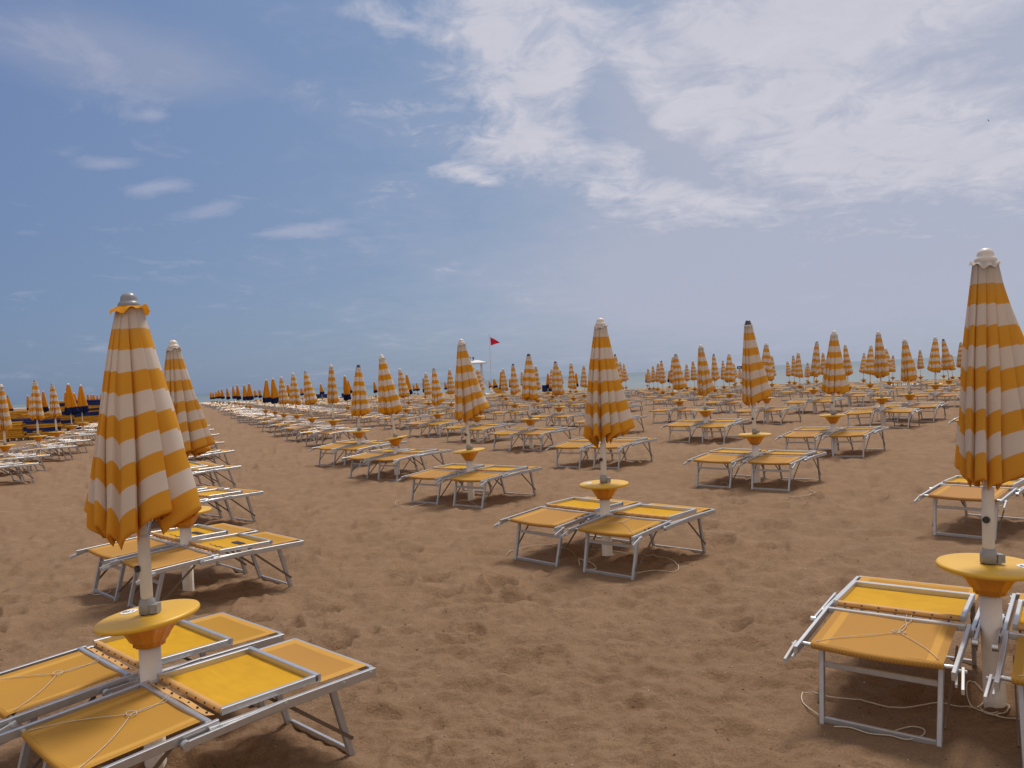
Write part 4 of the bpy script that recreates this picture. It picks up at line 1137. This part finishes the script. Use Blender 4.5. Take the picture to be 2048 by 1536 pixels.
# ---------------------------------------------------------------- bits of shell, wood and weed on the sand
random.seed(3)
db = MB()
for i in range(5200):
    r = 1.9 * (12 / 1.9) ** random.random(); a = R(random.uniform(-37, 37)); x, y = r * math.sin(a), r * math.cos(a)
    db_kind = 1 if random.random() < .22 else 0
    L_ = random.choice([.0025, .0025, .003, .004, .0075]) * random.uniform(.7, 1.5) * (1.0 if db_kind == 0 else .6); w = L_ * random.uniform(.25, .7); t = random.uniform(0, PI)
    db.v_ = None
    u = Vector((math.cos(t), math.sin(t), random.uniform(-.3, .3))) * L_; v = Vector((-math.sin(t), math.cos(t), random.uniform(-.3, .3))) * w
    c = Vector((x, y, 0)); h = Vector((0, 0, L_ * .5))
    db.add([c - u, c + v, c + u * .9, c - v * .8, c + h], [(0, 1, 4), (1, 2, 4), (2, 3, 4), (3, 0, 4)], db_kind)
V = np.array(db.v); Zs = sand_h(V[:, 0], V[:, 1]); 
db.v = [(a, b_, c + z) for (a, b_, c), z in zip(db.v, Zs)]
o = db.build('shell_debris', [simple('dark_weed', (.07, .042, .028), .9), simple('shell', (.62, .55, .47), .6)]); tag(o, 'scattered dark weed scraps and pale shell bits on the sand', 'beach debris', kind='stuff')

# ---------------------------------------------------------------- sky, sun, camera
SUN_EL, SUN_AZ = R(63), R(30)          # height, and degrees to the right of straight ahead
W = bpy.data.worlds.new('World'); S.world = W; W.use_nodes = True; nt = W.node_tree
bg = nt.nodes['Background']
sky = N(nt, 'ShaderNodeTexSky', sky_type='NISHITA', sun_disc=False, sun_elevation=SUN_EL, sun_rotation=SUN_AZ, altitude=0, air_density=1.0, dust_density=1.6, ozone_density=2.5)
g = N(nt, 'ShaderNodeTexCoord').outputs['Generated']
sp = N(nt, 'ShaderNodeSeparateXYZ'); L(nt, g, sp.inputs[0]); X, Y, Z = sp.outputs
yy = mathn(nt, 'MAXIMUM', Y, .05); A = mathn(nt, 'DIVIDE', X, yy); B = mathn(nt, 'DIVIDE', Z, yy)      # direction seen from the beach
cx = mathn(nt, 'DIVIDE', X, mathn(nt, 'ADD', mathn(nt, 'MAXIMUM', Z, 0), .16)); cy = mathn(nt, 'DIVIDE', Y, mathn(nt, 'ADD', mathn(nt, 'MAXIMUM', Z, 0), .16))
cm = N(nt, 'ShaderNodeCombineXYZ'); L(nt, cx, cm.inputs[0]); L(nt, cy, cm.inputs[1])
def blob(px, py, rx, ry, rot=0, k=1.0):
    # soft patch of cloud round one direction (pixels of the photograph only used to find the angle)
    d = RT * ((px - 1024) / FPX) - UP * ((py - 768) / FPX) + FW
    a0, b0 = d.x / d.y, d.z / d.y; ct, st = math.cos(rot + ROLL), math.sin(rot + ROLL)
    u = mathn(nt, 'SUBTRACT', A, a0); v = mathn(nt, 'SUBTRACT', B, b0)
    p_ = mathn(nt, 'MULTIPLY', mathn(nt, 'ADD', mathn(nt, 'MULTIPLY', u, ct), mathn(nt, 'MULTIPLY', v, st)), FPX / rx)
    q_ = mathn(nt, 'MULTIPLY', mathn(nt, 'SUBTRACT', mathn(nt, 'MULTIPLY', v, ct), mathn(nt, 'MULTIPLY', u, st)), FPX / ry)
    e = mathn(nt, 'MULTIPLY', mathn(nt, 'ADD', mathn(nt, 'MULTIPLY', p_, p_), mathn(nt, 'MULTIPLY', q_, q_)), -1)
    return mathn(nt, 'MULTIPLY', mathn(nt, 'EXPONENT', e), k)
def total(bl):
    t = None
    for x in bl: t = x if t is None else mathn(nt, 'ADD', t, x)
    return t
nA = noise(nt, cm.outputs[0], 2.1, 9, .60, .5)
nB = noise(nt, cm.outputs[0], 6.5, 8, .68, .7)
nz = mathn(nt, 'SUBTRACT', mathn(nt, 'MULTIPLY_ADD', nA, .62, mathn(nt, 'MULTIPLY', nB, .38)), .5)
heap = total([blob(1000, 50, 130, 110), blob(1085, 205, 100, 95, 0, .95), blob(1000, 275, 90, 55, R(35), .75), blob(1190, 320, 88, 46, R(-15), .95), blob(1225, 385, 95, 34, R(-8), .75), blob(1425, 412, 150, 42, R(-20), .9), blob(1330, 455, 110, 26, R(5), .5),
              blob(930, 350, 78, 20, R(-24), .8), blob(1560, 130, 260, 150, 0, .85), blob(1800, 120, 420, 210, 0, .9), blob(1640, 290, 260, 70, R(-14), .5), blob(1330, 60, 130, 70, 0, .55), blob(1130, 60, 120, 90, 0, .7), blob(1330, 190, 90, 70, R(-30), .45),
              blob(785, 50, 42, 50, 0, .55), blob(715, 15, 44, 24, 0, .45), blob(1950, 330, 300, 110, 0, .5), blob(1225, 205, 36, 70, R(20), -.75), blob(1325, 300, 120, 26, R(-42), -.85), blob(1190, 245, 30, 40, 0, -.4), blob(1110, 430, 120, 60, 0, -.3)])
d1 = mathn(nt, 'ADD', mathn(nt, 'MINIMUM', heap, .95), mathn(nt, 'MULTIPLY', mathn(nt, 'MULTIPLY', nz, mathn(nt, 'MULTIPLY_ADD', A, 3.0, 1.25, clamp=True)), 4.8))
d1 = mathn(nt, 'SUBTRACT', d1, mathn(nt, 'MULTIPLY', mathn(nt, 'MULTIPLY_ADD', B, -6.0, 1.35, clamp=True), .45))
cloud = mathn(nt, 'MULTIPLY', ramp(nt, d1, [(.24, (0, 0, 0)), (.62, (.45, .45, .45)), (1.12, (1, 1, 1))]), .92)
wisp = total([blob(205, 328, 58, 14, R(-4)), blob(312, 374, 64, 14, R(2)), blob(430, 420, 84, 19, R(8), .9), blob(592, 462, 90, 14, R(2), 1.), blob(300, 231, 42, 12, R(-6), .8), blob(520, 440, 60, 12, R(-12), .4), blob(740, 478, 60, 8, R(4), .3)])
wspm = mathn(nt, 'MULTIPLY', ramp(nt, mathn(nt, 'ADD', wisp, mathn(nt, 'MULTIPLY', nz, 3.6)), [(.20, (0, 0, 0)), (1.2, (1, 1, 1))]), .40)
veilL = mathn(nt, 'MULTIPLY', ramp(nt, mathn(nt, 'ADD', total([blob(170, 90, 260, 75, R(-14)), blob(330, 150, 170, 50, R(-10), .6)]), mathn(nt, 'MULTIPLY', nz, 1.3)), [(.12, (0, 0, 0)), (1.05, (1, 1, 1))]), .40)
veilR = mathn(nt, 'MULTIPLY', ramp(nt, mathn(nt, 'ADD', total([blob(1900, 420, 760, 330), blob(1480, 560, 460, 110, 0, .75), blob(1950, 100, 700, 300, 0, .8), blob(1500, 100, 500, 260, 0, .4)]), mathn(nt, 'MULTIPLY', nz, 1.0)), [(.04, (0, 0, 0)), (.95, (1, 1, 1))]), .84)
# overhead and behind: a thin broken sheet of cloud
over = mathn(nt, 'MULTIPLY', ramp(nt, nA, [(.30, (0, 0, 0)), (.55, (1, 1, 1))]), mathn(nt, 'MULTIPLY_ADD', Z, 3.0, -1.5, clamp=True))
over = mathn(nt, 'MULTIPLY', over, .85)
K = 8.0                 # sky radiance is about this many times the shown value at strength .1
left = mathn(nt, 'MULTIPLY_ADD', A, .75, .5, clamp=True)
low = mathn(nt, 'POWER', mathn(nt, 'SUBTRACT', 1.0, mathn(nt, 'MULTIPLY', mathn(nt, 'MAXIMUM', Z, 0), 2.2), clamp=True), 2.0)
air = mixc(nt, left, (.146 * K, .222 * K, .420 * K), (.265 * K, .375 * K, .530 * K))       # summer haze that greys the blue
haz = mixc(nt, left, (.160 * K, .238 * K, .385 * K), (.325 * K, .400 * K, .505 * K))
air = mixc(nt, low, air, haz)
c = mixc(nt, .86, sky.outputs[0], air)
c = mixc(nt, veilL, c, (.40 * K, .42 * K, .53 * K))
c = mixc(nt, veilR, c, (.445 * K, .465 * K, .575 * K))
c = mixc(nt, wspm, c, (.52 * K, .52 * K, .64 * K))
c = mixc(nt, cloud, c, mixc(nt, nB, (.50 * K, .51 * K, .605 * K), (.69 * K, .68 * K, .745 * K)))
c = mixc(nt, over, c, (.90 * K, .86 * K, .86 * K))
back = mathn(nt, 'MULTIPLY_ADD', Y, -2.2, .25, clamp=True)          # unseen sky behind the viewer, brightened as added fill for camera-facing sides
c = mixc(nt, back, c, (.72 * K, .66 * K, .62 * K))
L(nt, c, bg.inputs['Color']); bg.inputs['Strength'].default_value = .1
W.cycles.sampling_method = 'MANUAL'; W.cycles.sample_map_resolution = 1024

sun = bpy.data.lights.new('Sun', 'SUN'); sun.energy = 2.6; sun.angle = R(12); sun.color = (1, .93, .84)
so = bpy.data.objects.new('Sun', sun); COL.objects.link(so)
dv = Vector((math.sin(SUN_AZ) * math.cos(SUN_EL), math.cos(SUN_AZ) * math.cos(SUN_EL), math.sin(SUN_EL)))
so.rotation_euler = (-dv).to_track_quat('-Z', 'Y').to_euler(); so.location = dv * 50
cam = bpy.data.cameras.new('Camera'); cam.sensor_width = 36; cam.lens = 36 * FPX / 2048; cam.clip_start = .05; cam.clip_end = 60000
co = bpy.data.objects.new('Camera', cam); COL.objects.link(co)
mw = Matrix((RT, UP, -FW)).transposed().to_4x4(); mw.translation = EYE; co.matrix_world = mw
S.camera = co
S.render.engine = 'CYCLES'
S.view_settings.view_transform = 'Standard'; S.view_settings.look = 'None'; S.view_settings.exposure = .30; S.view_settings.gamma = 1
S.cycles.max_bounces = 8
